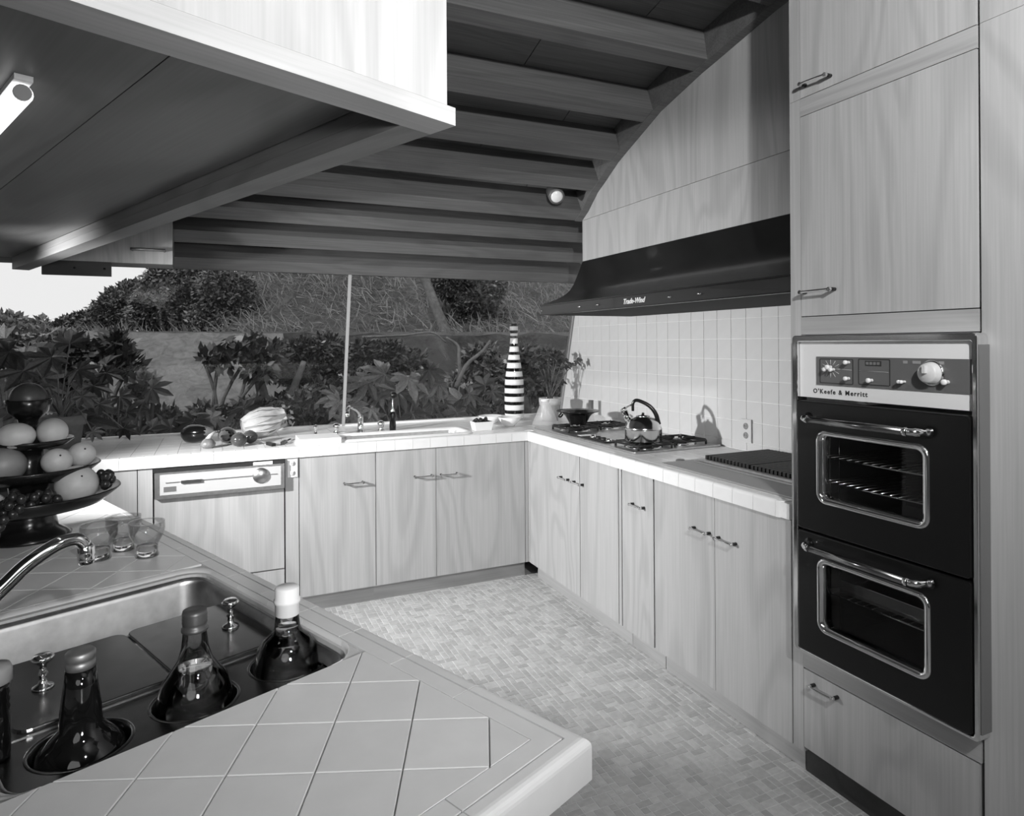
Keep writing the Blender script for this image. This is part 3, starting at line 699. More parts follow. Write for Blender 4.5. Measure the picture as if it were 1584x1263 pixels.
# ================================================================== RANGE HOOD
hd = thing('range_hood', 'long black range hood with a flared front above the cooktop', 'hood', (2.2, 2.55, 1.62))
HP = curve_pts([(2.0465, 0, 1.957), (2.012, 0, 1.876), (1.984, 0, 1.816), (1.948, 0, 1.769), (1.905, 0, 1.740), (1.852, 0, 1.716), (1.800, 0, 1.698), (1.757, 0, 1.684)], 4)
bm = nb(); HY0, HY1 = 1.62, 3.478
sec = [(p.x, p.z) for p in HP]
ring_strip(bm, [[(x, HY0, z) for x, z in sec], [(x, HY1, z) for x, z in sec]], closed=False)
e = [bm.verts.new((x, HY1, z)) for x, z in sec] + [bm.verts.new((XW - 0.01, HY1, 1.684)), bm.verts.new((XW - 0.01, HY1, 1.957))]; bm.faces.new(e)
canopy = part('canopy', bm, M['hood'], hd)
for p in canopy.data.polygons: p.use_smooth = len(p.vertices) == 4
bm = nb(); box(bm, 1.757, 1.775, HY0, HY1, 1.622, 1.6765); bevel(bm, 0.004, 2); part('front_lip', bm, M['hood'], hd)
part('lip_bead', B(1.7535, 1.77, HY0, HY1, 1.6772, 1.6835), M['black'], hd)
part('lip_bead', B(1.7535, 1.757, HY0, HY1, 1.6215, 1.6275), M['black'], hd)
bm = nb(); box(bm, 1.776, XW - 0.0085, HY0, HY1, 1.624, 1.640); part('underside', bm, M['cavity'], hd)
part('end_cap', B(1.776, XW - 0.0085, HY1 - 0.012, HY1, 1.6405, 1.683), M['hood'], hd)
for yy, nm in ((3.016, 'switch'), (2.835, 'switch'), (2.256, 'switch'), (2.068, 'switch')):
    bm = nb(); lathe(bm, [(0.0055, 0), (0.0055, 0.004), (0.0035, 0.006), (0.003, 0.014), (0, 0.015)], 10, (1.757, yy, 1.650), axis=(-1, 0, 0)); part(nm, bm, M['chrome'], hd)
bm = nb(); ball(bm, Vector((1.7575, HY1 - 0.016, 1.652)), 0.008, 10, 8); part('end_stud', bm, M['chrome'], hd)
text_mesh('badge', 'Trade-Wind', 0.034, 0.001, hd, (1.7562, 2.525, 1.650), (0, -1, 0), (0, 0, 1), M['print'], font_shear=0.35, bold=0.0008)

# ================================================================== ON THE RIGHT COUNTER
o = thing('power_outlet', 'power outlet on the tiled wall above the built-in grill', 'outlet', (XW - 0.006, 2.49, 1.015), 'power outlets')
part('cover_plate', bevel(B(XW - 0.014, XW - 0.0062, 2.455, 2.525, 0.958, 1.072), 0.002, 2), M['cream'], o)
for zz in (0.992, 1.038):
    bm = nb(); lathe(bm, [(0, 0), (0.0165, 0), (0.0155, 0.0025), (0, 0.0025)], 16, (XW - 0.014, 2.49, zz), axis=(-1, 0, 0)); s_ = part('socket', bm, M['grey_mid'], o)
    for dy in (-0.006, 0.006): part('slot', B(XW - 0.0172, XW - 0.0166, 2.49 + dy - 0.0012, 2.49 + dy + 0.0012, zz - 0.003, zz + 0.007), M['ink'], s_)

ck = thing('cooktop', 'built-in steel gas cooktop with four black iron grates', 'cooktop', (2.11, 3.2, ZC))
CX0, CX1, CY0, CY1 = 1.838, 2.388, 2.648, 3.755
bm = plate([rrect(CX0, CX1, CY0, CY1, 0.02, 4)], lambda u, v: Vector((u, v, ZC + 0.0005)), (0, 0, 0.011)); bevel(bm, 0.005, 2); part('tray', bm, M['steel'], ck)
ZT2 = ZC + 0.0115
for cx, cy in ((2.0, 3.50), (2.235, 3.52), (1.985, 2.775), (2.225, 2.80)):
    bm = nb(); lathe(bm, [(0.098, 0), (0.098, 0.004), (0.088, 0.007), (0.075, 0.002), (0.05, 0.001)], 28, (cx, cy, ZT2)); part('drip_ring', bm, M['chrome'], ck)
    bm = nb(); lathe(bm, [(0.045, 0.0), (0.045, 0.012), (0.036, 0.018), (0, 0.018)], 20, (cx, cy, ZT2)); part('burner', bm, M['blackm'], ck)
    bm = nb(); zg = ZT2 + 0.021; h = 0.108
    pts = rrect(cx - h, cx + h, cy - h, cy + h, 0.03, 4)
    tube(bm, [(a, b, zg) for a, b in pts + pts[:1]], 0.006, 6)
    for k in range(8):
        a = PI / 4 * k; r1 = h * (1.0 if k % 2 == 0 else 1.3)
        tube(bm, [(cx + 0.035 * math.cos(a), cy + 0.035 * math.sin(a), zg + 0.004), (cx + r1 * math.cos(a), cy + r1 * math.sin(a), zg + 0.003)], 0.0055, 6)
    for sx in (-1, 1):
        for sy in (-1, 1): tube(bm, [(cx + sx * h * 0.93, cy + sy * h * 0.93, ZT2), (cx + sx * h * 0.93, cy + sy * h * 0.93, zg)], 0.006, 6)
    part('grate', bm, M['blackm'], ck)
p_ = part('control_panel', bevel(B(1.865, 1.955, 2.95, 3.245, ZT2, ZT2 + 0.006), 0.003, 1), M['blackm'], ck)
part('label_tab', B(1.868, 1.952, 3.20, 3.243, ZT2 + 0.0062, ZT2 + 0.0085), M['white_matte'], p_)
for k in range(4):
    bm = nb(); lathe(bm, [(0.016, 0), (0.016, 0.008), (0.012, 0.014), (0, 0.014)], 14, (1.905, 2.975 + k * 0.053, ZT2 + 0.006)); part('control_knob', bm, [M['chrome'], M['blackm'], M['blackm'], M['chrome']][k], p_)

gr = thing('built_in_grill', 'grey steel countertop grill with rows of black bars beside the oven cabinet', 'grill', (2.1, 2.0, ZC))
bm = plate([rrect(1.800, 2.398, 1.622, 2.388, 0.008, 2)], lambda u, v: Vector((u, v, ZC + 0.0005)), (0, 0, 0.007)); bevel(bm, 0.002, 1); part('deck_plate', bm, M['grey_mid'], gr)
bm = nb(); lathe(bm, [(0.021, 0), (0.021, 0.006), (0.017, 0.010), (0, 0.010)], 20, (1.92, 2.40, ZC + 0.0005)); part('knob', bm, M['grey_dark'], gr)
bm = nb(); box(bm, 1.94, 2.385, 1.624, 2.33, ZC + 0.008, ZC + 0.014); bevel(bm, 0.003, 1); part('grate_rim', bm, M['side_metal'], gr)
bm = nb(); box(bm, 1.955, 1.985, 1.624, 2.325, ZC + 0.0145, ZC + 0.022); bevel(bm, 0.003, 1); part('front_rail', bm, M['steel'], gr)
gb = nb(); box(gb, -0.187, 0.187, -0.0068, 0.0068, 0, 0.022); bevel(gb, 0.003, 1); gme = finish('grill_bar', gb, M['blackm'])
for k in range(34): inst('grill_bar', gme, gr, (2.18, 2.322 - 0.0108 - k * 0.0206 - (0.006 if k > 12 else 0), ZC + 0.0145))

# kettle
kx, ky, kz = 1.985, 2.775, ZT2 + 0.0305
kt = thing('kettle', 'shiny metal whistling kettle with a black curved handle on the front burner', 'kettle', (kx, ky, kz))
bm = nb(); lathe(bm, [(0, 0), (0.088, 0), (0.094, 0.006), (0.094, 0.058), (0.0965, 0.062), (0.092, 0.072), (0.080, 0.096), (0.058, 0.116), (0.036, 0.124), (0.034, 0.126)], 40, (kx, ky, kz)); part('body', bm, M['kettle'], kt)
bm = nb(); lathe(bm, [(0.036, 0.124), (0.036, 0.128), (0.020, 0.132), (0.008, 0.134), (0.008, 0.142), (0, 0.144)], 28, (kx, ky, kz)); part('lid', bm, M['chrome'], kt)
hx = Vector((0.75, -0.66, 0)); 
bm = nb(); tube(bm, [Vector((kx, ky, kz + 0.085)) - hx * 0.070, Vector((kx, ky, kz + 0.150)) - hx * 0.095], [0.020, 0.016], 14); part('spout', bm, M['chrome'], kt)
bm = nb(); q = Vector((kx, ky, kz + 0.152)) - hx * 0.096; tube(bm, [q, q + Vector((-0.006, 0.005, 0.012))], [0.019, 0.015], 14); tube(bm, [q + Vector((0, 0, 0.010)), Vector((kx, ky, kz + 0.185)) - hx * 0.052], 0.004, 8); part('spout_cap', bm, M['chrome'], kt)
bm = nb(); c_ = Vector((kx, ky, kz)); zz = Vector((0, 0, 1))
hp = curve_pts([c_ - hx * 0.052 + zz * 0.150, c_ - hx * 0.050 + zz * 0.192, c_ - hx * 0.028 + zz * 0.205, c_ + hx * 0.028 + zz * 0.180, c_ + hx * 0.062 + zz * 0.140, c_ + hx * 0.078 + zz * 0.085], 6)
tube(bm, hp, [0.007 + 0.005 * (i / len(hp)) for i in range(len(hp))], 12); part('handle', bm, M['black'], kt)

# bowl on the far burner
bx, by, bz = 2.04, 3.535, ZT2 + 0.0305
b = thing('bowl', 'flared black bowl with a wide rim standing on the far burner', 'bowl', (bx, by, bz))
bm = nb(); lathe(bm, [(0, 0), (0.050, 0), (0.056, 0.010), (0.078, 0.050), (0.098, 0.070), (0.132, 0.078), (0.133, 0.083), (0.098, 0.077), (0.070, 0.048), (0.045, 0.012), (0, 0.010)], 40, (bx, by, bz)); part('body', bm, M['black'], b)
bm = nb(); tube(bm, curve_pts([(bx - 0.105, by + 0.02, bz + 0.071), (bx - 0.118, by + 0.03, bz + 0.050), (bx - 0.100, by + 0.035, bz + 0.045), (bx - 0.088, by + 0.03, bz + 0.062)], 4), 0.005, 8); part('ring_handle', bm, M['black'], b)
# flask
fx_, fy_ = 2.322, 3.845
b = thing('flask', 'squat clear flask with a tall dark neck against the tiled wall', 'flask', (fx_, fy_, ZC))
bm = nb(); lathe(bm, [(0, 0), (0.075, 0.0), (0.083, 0.012), (0.076, 0.032), (0.050, 0.050), (0.022, 0.060), (0.018, 0.064)], 32, (fx_, fy_, ZC + 0.0005)); part('body', bm, M['frost'], b)
bm = nb(); lathe(bm, [(0.019, 0.062), (0.017, 0.068), (0.017, 0.150), (0.019, 0.153), (0.012, 0.153), (0.011, 0.07)], 20, (fx_, fy_, ZC + 0.0005)); part('neck', bm, M['grey_dark'], b, label='dark tubular neck')
# cone carafe
gx, gy_ = 1.985, 3.87
b = thing('cone_vase', 'clear cone-shaped glass vase in the corner in front of the potted plant', 'vase', (gx, gy_, ZC))
bm = nb(); lathe(bm, [(0, 0.001), (0.088, 0.001), (0.090, 0.006), (0.030, 0.150), (0.026, 0.168), (0.024, 0.168), (0.027, 0.150), (0.085, 0.010), (0, 0.006)], 36, (gx, gy_, ZC)); part('body', bm, M['frost'], b)
bm = nb(); lathe(bm, [(0.0268, 0.158), (0.0285, 0.162), (0.0285, 0.170), (0.026, 0.172)], 28, (gx, gy_, ZC)); part('rim', bm, M['white_matte'], b)

# striped bottle
sx_, sy_ = 1.955, 4.30
b = thing('striped_bottle', 'tall tapering bottle banded in white and dark glass by the window', 'bottle', (sx_, sy_, ZC))
H = 0.686
def br(v):
    tab = [(75, 46), (155, 47), (185, 43), (215, 40), (305, 46), (370, 54), (460, 66), (550, 80), (650, 95), (740, 106), (840, 110), (965, 111), (1100, 108), (1165, 102)]
    for (a, ra), (c, rc) in zip(tab, tab[1:]):
        if a <= v <= c: return (ra + (rc - ra) * (v - a) / (c - a)) / 7.43 / 213
    return tab[-1][1] / 7.43 / 213
def bz_(v): return (1165 - v) / 1090 * H
vs = [1165, 1100, 1030, 965, 900, 840, 790, 740, 690, 650, 600, 550, 505, 460, 415, 370, 335, 305, 260, 215, 185, 155, 110, 75]
bm = nb(); lathe(bm, [(0, 0)] + [(br(v) - 0.0015, bz_(v)) for v in vs] + [(br(75) - 0.008, bz_(75)), (br(75) - 0.008, bz_(120)), (0, bz_(122))], 36, (sx_, sy_, ZC)); part('body', bm, M['dark_glass'], b)
for v0, v1 in ((105, 152), (186, 214), (241, 304), (336, 398), (430, 489), (521, 584), (620, 680), (711, 774), (811, 868), (906, 964), (1001, 1062), (1101, 1164)):
    bm = nb(); vv = [v1, (v1 * 2 + v0) / 3, (v1 + 2 * v0) / 3, v0]
    lathe(bm, [(br(v1) - 0.002, bz_(v1))] + [(br(v) + 0.0006, bz_(v)) for v in vv] + [(br(v0) - 0.002, bz_(v0))], 36, (sx_, sy_, ZC)); part('band', bm, M['white'], b)

# bowls and berries by the sink
for (x, y, r, hgt, lab) in ((1.752, 3.93, 0.078, 0.060, 'white bowl in front of the striped bottle'), (1.70, 4.13, 0.085, 0.052, 'white bowl farther back, half hidden behind the berry box')):
    b = thing('bowl', lab, 'bowl', (x, y, ZC), 'white bowls'); bm = nb()
    lathe(bm, [(0, 0.001), (r * 0.42, 0.001), (r * 0.45, 0.006), (r * 0.75, hgt * 0.45), (r, hgt), (r - 0.004, hgt + 0.001), (r * 0.7, hgt * 0.5), (r * 0.4, 0.012), (0, 0.010)], 32, (x, y, ZC)); part('body', bm, M['white'], b)
bx, by = 1.515, 3.83
b = thing('berry_box', 'small white open box filled with dark berries beside the sink', 'box', (bx, by, ZC)); bm = nb()
for (a, c) in (((-0.052, 0.052, -0.036, -0.033), 0), ((-0.052, 0.052, 0.033, 0.036), 0), ((-0.052, -0.049, -0.033, 0.033), 0), ((0.049, 0.052, -0.033, 0.033), 0)):
    v = box(bm, bx + a[0], bx + a[1], by + a[2], by + a[3], ZC + 0.001, ZC + 0.055)
    for q in v[4:]: q.co.x += 0.010 * (1 if q.co.x > bx else -1) ; q.co.y += 0.008 * (1 if q.co.y > by else -1)
box(bm, bx - 0.05, bx + 0.05, by - 0.034, by + 0.034, ZC + 0.001, ZC + 0.004); part('box_shell', bm, M['white_matte'], b)
rb = random.Random(3); bm = nb(); ball(bm, Vector((0, 0, 0)), 0.012, 10, 8); bme = finish('berry', bm, M['grape'])
for i in range(22):
    q = inst('berry', bme, b, (bx + rb.uniform(-0.043, 0.043), by + rb.uniform(-0.03, 0.03), ZC + 0.048 + rb.uniform(0, 0.020)))

# ================================================================== WINDOW SINK
sk = thing('kitchen_sink', 'steel basin with a white rounded tile rim in the window counter', 'sink', (1.02, 3.85, ZC))
i1 = rrect(SX0 + 0.004, SX1 - 0.004, SY0 + 0.004, SY1 - 0.004, 0.045, 5); i2 = rrect(SX0 + 0.02, SX1 - 0.02, SY0 + 0.02, SY1 - 0.02, 0.05, 5); o1 = rrect(SX0 - 0.04, SX1 + 0.04, SY0 - 0.045, SY1 + 0.04, 0.06, 5)
mid = [((a[0] * 0.5 + c[0] * 0.5), (a[1] * 0.5 + c[1] * 0.5)) for a, c in zip(i1, o1)]
bm = nb(); ring_strip(bm, [[(x, y, ZC + 0.0006) for x, y in o1], [(x * 0.8 + a * 0.2, y * 0.8 + c * 0.2, ZC + 0.010) for (x, y), (a, c) in zip(o1, i1)], [(x, y, ZC + 0.012) for x, y in mid], [(x, y, ZC + 0.002) for x, y in i1], [(x, y, ZC - 0.03) for x, y in i1]])
part('rim', bm, M['white'], sk)
bm = nb(); Lp = ring_strip(bm, [[(x, y, ZC - 0.004) for x, y in i1], [(x, y, ZC - 0.14) for x, y in i2]]); bm.faces.new(Lp[-1]); part('basin', bm, M['steel'], sk)
# faucet
fx0, fy0 = 0.80, 4.035; zf = ZC + 0.001
f = thing('faucet', 'chrome swan-neck faucet with two round handles behind the window sink', 'faucet', (fx0, fy0, ZC))
bm = nb(); lathe(bm, [(0, 0), (0.026, 0), (0.024, 0.010), (0.018, 0.02), (0.016, 0.085), (0.019, 0.095), (0.014, 0.108), (0, 0.112)], 20, (fx0, fy0, zf)); part('column', bm, M['chrome'], f)
bm = nb(); tube(bm, curve_pts([(fx0, fy0, zf + 0.095), (fx0 - 0.02, fy0 - 0.03, zf + 0.135), (fx0 - 0.075, fy0 - 0.10, zf + 0.170), (fx0 - 0.10, fy0 - 0.155, zf + 0.172), (fx0 - 0.108, fy0 - 0.168, zf + 0.145)], 6), 0.0095, 12); lathe(bm, [(0.011, 0), (0.014, 0.01), (0.013, 0.03), (0, 0.03)], 14, (fx0 - 0.109, fy0 - 0.169, zf + 0.122)); part('spout', bm, M['chrome'], f)
for dx in (-0.145, 0.125):
    bm = nb(); lathe(bm, [(0, 0), (0.022, 0), (0.020, 0.012), (0.012, 0.022), (0.019, 0.036), (0.021, 0.052), (0.015, 0.066), (0, 0.070)], 18, (fx0 + dx, fy0, zf)); part('handle', bm, M['chrome'], f)
f = thing('soap_dispenser', 'small chrome push-top dispenser left of the window faucet', 'dispenser', (0.535, 4.04, ZC)); bm = nb()
lathe(bm, [(0, 0), (0.018, 0), (0.016, 0.010), (0.008, 0.014), (0.008, 0.040), (0.014, 0.046), (0.013, 0.060), (0, 0.066)], 16, (0.535, 4.04, zf)); part('body', bm, M['chrome'], f)
gx, gy_ = 1.005, 4.06
f = thing('pepper_mill', 'slim black grinder with a chrome stem and round black knob behind the sink', 'grinder', (gx, gy_, ZC))
bm = nb(); lathe(bm, [(0, 0), (0.020, 0), (0.021, 0.03), (0.018, 0.07), (0.020, 0.105), (0.015, 0.118), (0, 0.118)], 18, (gx, gy_, zf)); part('body', bm, M['black'], f)
bm = nb(); lathe(bm, [(0.013, 0.118), (0.013, 0.124), (0.005, 0.150), (0.003, 0.155), (0.003, 0.205)], 12, (gx, gy_, zf)); part('stem', bm, M['chrome'], f)
bm = nb(); ball(bm, Vector((gx + 0.006, gy_, zf + 0.222)), 0.023, 16, 12); part('knob', bm, M['black'], f)

# ================================================================== VEGETABLES ON THE WINDOW COUNTER
b = thing('cutting_board', 'white cutting board lying left of the window sink', 'board', (0.52, 3.80, ZC)); bm = nb()
box(bm, 0.405, 0.625, 3.69, 3.90, ZC + 0.0005, ZC + 0.030); bevel(bm, 0.004, 2); part('board', bm, M['white_matte'], b)
def knife(lab, a, b_, hl, hmat):
    a, b_ = Vector(a), Vector(b_); d = (b_ - a).normalized(); s = Vector((-d.y, d.x, 0)); k = thing('knife', lab, 'knife', a, 'kitchen knives')
    bm = nb(); h = [a - s * 0.011, a + d * hl - s * 0.009, a + d * hl + s * 0.009, a + s * 0.011]; prism(bm, h, (0, 0, 0.016)); bevel(bm, 0.003, 2); part('handle', bm, hmat, k)
    bm = nb(); q = a + d * hl; z1 = Vector((0, 0, 0.006)); prism(bm, [q - s * 0.008 + z1, q + d * (b_ - q).length * 0.75 - s * 0.010 + z1, b_ + s * 0.006 + z1, q + s * 0.010 + z1], (0, 0, 0.0015)); part('blade', bm, M['chrome'], k)
knife('knife with a black handle at the counter edge right of the tomatoes', (0.275, 3.715, ZC + 0.0005), (0.17, 4.03, ZC + 0.0005), 0.085, M['blackm'])
knife('knife with a short dark handle beside the white cutting board', (0.322, 3.755, ZC + 0.0005), (0.385, 3.94, ZC + 0.0005), 0.075, M['blackm'])
def eggplant(lab, c, ax, L, r):
    ax = Vector(ax).normalized(); k = thing('eggplant', lab, 'eggplant', c, 'eggplants'); st = Vector(c) - ax * L / 2
    bm = nb(); lathe(bm, [(0, 0), (r * 0.55, L * 0.02), (r * 0.9, L * 0.14), (r, L * 0.34), (r * 0.9, L * 0.58), (r * 0.62, L * 0.84), (r * 0.35, L * 0.97), (0, L)], 26, st, axis=ax); part('fruit', bm, M['eggplant'], k)
    bm = nb(); lathe(bm, [(r * 0.66, L * 0.82), (r * 0.42, L * 0.99), (r * 0.16, L * 1.03), (r * 0.13, L * 1.18), (0, L * 1.18)], 10, st, axis=ax); part('stem', bm, M['leaf_pale'], k)
eggplant('large glossy black eggplant lying leftmost on the window counter', (-0.10, 4.06, ZC + 0.052), (0.86, -0.5, 0.08), 0.175, 0.052)
eggplant('glossy black eggplant pointing at the room, beside the tomatoes', (0.045, 3.945, ZC + 0.047), (-0.25, -0.95, 0.05), 0.13, 0.047)
x, y = -0.045, 3.815
b = thing('fennel_bulb', 'small pale brown bulb with a short neck in front of the left eggplant', 'bulb', (x, y, ZC)); bm = nb()
lathe(bm, [(0, 0), (0.024, 0.001), (0.036, 0.014), (0.037, 0.026), (0.026, 0.042), (0.014, 0.052)], 22, (x, y, ZC)); part('bulb', bm, M['bulb'], b)
bm = nb(); tube(bm, [(x, y, ZC + 0.045), (x + 0.012, y + 0.004, ZC + 0.066), (x + 0.034, y + 0.01, ZC + 0.082)], [0.015, 0.010, 0.006], 10); part('neck', bm, M['cabbage'], b)
for lab, (x, y, r) in (('round tomato at the front of the vegetable heap', (0.105, 3.80, 0.042)), ('round tomato behind the front one, beside the cabbage', (0.165, 3.90, 0.040))):
    b = thing('tomato', lab, 'tomato', (x, y, ZC), 'tomatoes'); bm = nb(); ball(bm, Vector((x, y, ZC + r * 0.87)), r, 22, 14, (1, 1, 0.87)); part('fruit', bm, M['tomato'], b)
    bm = nb()
    for k in range(5):
        a = k * 2 * PI / 5; tube(bm, [(x, y, ZC + r * 1.74), (x + 0.016 * math.cos(a), y + 0.016 * math.sin(a), ZC + r * 1.70)], [0.004, 0.001], 5)
    part('calyx', bm, M['leaf_mid'], b)
# pale cabbage
cb = thing('napa_cabbage', 'pale elongated cabbage with frilly tips lying behind the vegetables', 'cabbage', (0.25, 4.16, ZC)); ax = Vector((0.93, 0.20, 0.20)).normalized(); cc = Vector((0.135, 4.13, ZC + 0.062))
rc = random.Random(5); sd = Vector((-ax.y, ax.x, 0)).normalized(); un = ax.cross(sd)
bm = nb(); lathe(bm, [(0, 0), (0.036, 0.004), (0.056, 0.03), (0.064, 0.09), (0.058, 0.16), (0.035, 0.21), (0, 0.225)], 22, cc, axis=ax); part('heart', bm, M['cabbage'], cb)
for k in range(11):
    a = 2 * PI * k / 11 + 0.2; rd = sd * math.cos(a) + un * math.sin(a); tn = ax.cross(rd); bm = nb(); rows = []
    for i in range(9):
        t = i / 8; rad = 0.030 + 0.036 * math.sin(PI * min(1, 0.12 + t * 0.98)); wd = 0.026 + 0.026 * math.sin(PI * t * 0.9) + 0.010 * t
        rows.append([cc + ax * (0.245 * t) + rd * (rad + (0.003 if abs(j) == 2 else 0) * t + rc.uniform(-0.004, 0.004) * t * 2) + tn * wd * j / 2 for j in range(-2, 3)])
    V_ = [[bm.verts.new(p) for p in r] for r in rows]
    for r0, r1 in zip(V_, V_[1:]):
        for j in range(4): bm.faces.new((r0[j], r0[j + 1], r1[j + 1], r1[j])).smooth = True
    part('leaf', bm, M['cabbage'], cb)
bm = nb()
for k in range(70):
    a = rc.uniform(0, 2 * PI); rd = sd * math.cos(a) + un * math.sin(a); p = cc + ax * rc.uniform(0.20, 0.285) + rd * rc.uniform(0.01, 0.066); e1 = Vector((rc.uniform(-1, 1), rc.uniform(-1, 1), rc.uniform(-1, 1))).normalized(); e2 = e1.orthogonal().normalized()
    q = [p - e1 * 0.016, p + e2 * 0.012, p + e1 * 0.018, p - e2 * 0.013 + e1 * 0.003]; bm.faces.new([bm.verts.new(v) for v in q])
part('frilly_tips', bm, M['cabbage_green'], cb, kind='stuff')

# ================================================================== PENINSULA
pen = thing('peninsula_counter', 'pale tiled bar counter in the foreground with diagonal tiles and a bar sink', 'counter', P(1.4, 0.4, ZU))
PL, PWD = 2.12, 0.95
HS0, HS1, HW0, HW1 = 0.445, 1.10, 0.078, 0.572
hole = rrect(HS0, HS1, HW0, HW1, 0.05, 6)
part('slab', plate([[(0.004, 0.004), (PL, 0.004), (PL, PWD), (0.004, PWD)], hole], lambda u, v: P(u, v, ZU + 0.001), (0, 0, ZC - ZU - 0.006)), M['grout'], pen)
PT = 0.1565; TR = 0.0175          # diagonal of a tile; width of the trim round the sink
def pen_tile(nm, polys, top=ZC, bot=ZC - 0.0046):
    bm = nb()
    for pl in polys:
        n = len(pl); a = [bm.verts.new(P(u, v, bot)) for u, v in pl]; t_ = [bm.verts.new(P(u, v, top - 0.0006)) for u, v in pl]
        cu = sum(p[0] for p in pl) / n; cv = sum(p[1] for p in pl) / n; k = 0.982
        c_ = [bm.verts.new(P(cu + (u - cu) * k, cv + (v - cv) * k, top)) for u, v in pl]
        bm.faces.new(c_)
        for A, Bq in ((a, t_), (t_, c_)):
            for i in range(n): bm.faces.new((A[i], A[(i + 1) % n], Bq[(i + 1) % n], Bq[i]))
    return part(nm, bm, M['tile'], pen)
S0, W0 = 0.0602, 0.0602
for i in range(-2, 30):
    for j in range(-14, 20):
        c1 = S0 + (i + j) * PT / 2 * 1.0 + 0.0; c2 = W0 + (i - j) * PT / 2
        hd_ = PT / 2 - 0.0014
        dia = [(c1 - hd_, c2), (c1, c2 - hd_), (c1 + hd_, c2), (c1, c2 + hd_)]
        pl = clip_rect(dia, S0, PL, W0, PWD)
        if not pl: continue
        lo_s, hi_s, lo_w, hi_w = HS0, HS1 + TR * 2.2, HW0 - TR, HW1 + TR * 2
        if all(lo_s - 1e-6 <= p[0] <= hi_s + 1e-6 and lo_w - 1e-6 <= p[1] <= hi_w + 1e-6 for p in pl): continue
        if min(p[0] for p in pl) >= hi_s or max(p[0] for p in pl) <= lo_s or min(p[1] for p in pl) >= hi_w or max(p[1] for p in pl) <= lo_w:
            pcs = [pl]
        else:
            pcs = [clip_rect(pl, -9, lo_s, -9, 9), clip_rect(pl, hi_s, 9, -9, 9), clip_rect(pl, lo_s, hi_s, hi_w, 9), clip_rect(pl, lo_s, hi_s, -9, lo_w)]
        pcs = [dedupe(q) for q in pcs if q]; pcs = [q for q in pcs if len(q) > 2 and abs(poly_area(q)) > 6e-5]
        if pcs: pen_tile('tile', pcs)
NP = [(0.0, ZU), (0.0, ZC - 0.013)] + [(0.013 - 0.013 * math.cos(a * PI / 10), ZC - 0.013 + 0.013 * math.sin(a * PI / 10)) for a in range(1, 6)] + [(0.0262, ZC), (0.0262, ZC - 0.005), (0.010, ZC - 0.02), (0.010, ZU)]
SP = [(0.0290, ZC - 0.0046), (0.0290, ZC - 0.0004), (0.0296, ZC), (0.0582, ZC), (0.0588, ZC - 0.0004), (0.0588, ZC - 0.0046)]
def edge_piece(prof, sa, sb, endside, mitre):
    f_ = (lambda s_, d_, z: P(d_, s_, z)) if endside else (lambda s_, d_, z: P(s_, d_, z))
    bm = nb(); a = [bm.verts.new(f_((d_ if mitre else sa + 0.0009), d_, z)) for d_, z in prof]; b_ = [bm.verts.new(f_(sb - 0.0009, d_, z)) for d_, z in prof]; n = len(prof)
    bm.faces.new(a); bm.faces.new(b_[::-1])
    for i in range(n): bm.faces.new((a[i], a[(i + 1) % n], b_[(i + 1) % n], b_[i]))
    return part('edge_tile', bm, M['tile'], pen)
for endside, ln in ((False, PL), (True, PWD)):
    marks = [0.0, 0.0602] + [0.0602 + PT * k for k in range(1, 20) if 0.0602 + PT * k < ln - 0.02] + [ln]
    marks = [marks[0]] + marks[2:]
    for k, (a, b_) in enumerate(zip(marks, marks[1:])):
        edge_piece(NP, a, b_, endside, k == 0); edge_piece(SP, a, b_, endside, k == 0)
# rolled trim round the sink (far, right and left side)
def off_loop(e): return rrect(HS0 - e, HS1 + e, HW0 - e, HW1 + e, 0.05 + e, 6)
prof = [(1.0, ZC), (0.72, ZC), (0.40, ZC - 0.004), (0.12, ZC - 0.016), (0.0, ZC - 0.034)]
LL = []
for k, z in prof:
    lp = rrect(HS0 - 0.0, HS1 + k * TR * 2.1, HW0 - k * TR * 0.96, HW1 + k * TR * 2, 0.05 + k * TR, 6); LL.append((lp, z))
npt = len(LL[0][0]); segs = []
for i in range(npt):
    j = (i + 1) % npt
    a, b_ = LL[-1][0][i], LL[-1][0][j]; ln = math.hypot(a[0] - b_[0], a[1] - b_[1])
    if ln > 0.06:
        nn = max(1, round(ln / 0.155))
        for q in range(nn): segs.append((i, j, q / nn, (q + 1) / nn, True))
    else: segs.append((i, j, 0, 1, False))
def lerp2(a, b_, t): return (a[0] + (b_[0] - a[0]) * t, a[1] + (b_[1] - a[1]) * t)
arc = []
def trim_piece(lst):
    bm = nb(); rows = []
    ts = []
    for (i, j, t0, t1, st) in lst: ts.append((i, j, t0))
    ts.append((lst[-1][0], lst[-1][1], lst[-1][3]))
    for lp, z in LL: rows.append([P(*lerp2(lp[i], lp[j], t_), z) for i, j, t_ in ts])
    ring_strip(bm, rows, closed=False); part('sink_trim', bm, M['tile'], pen)
for sg in segs:
    if sg[4]:
        if arc: trim_piece(arc); arc = []
        i, j, t0, t1, _ = sg; mid_s = lerp2(LL[-1][0][i], LL[-1][0][j], 0.5)
        if mid_s[0] > HS0 + 0.03: trim_piece([(i, j, t0 + 0.002, t1 - 0.002, True)])
    else: arc.append(sg)
if arc: trim_piece(arc)
bm = nb(); ring_strip(bm, [[P(u, v, z - 0.0014) for u, v in lp] for lp, z in LL if True]); part('trim_bed', bm, M['grout_light'], pen)
bm = nb(); prism(bm, [P(HS0, HW0 + 0.05, ZC - 0.001), P(HS0, HW1 - 0.05, ZC - 0.001), P(HS0, HW1 - 0.05, ZC - 0.036), P(HS0, HW0 + 0.05, ZC - 0.036)], -PD * 0.004); part('sink_trim', bm, M['tile'], pen)

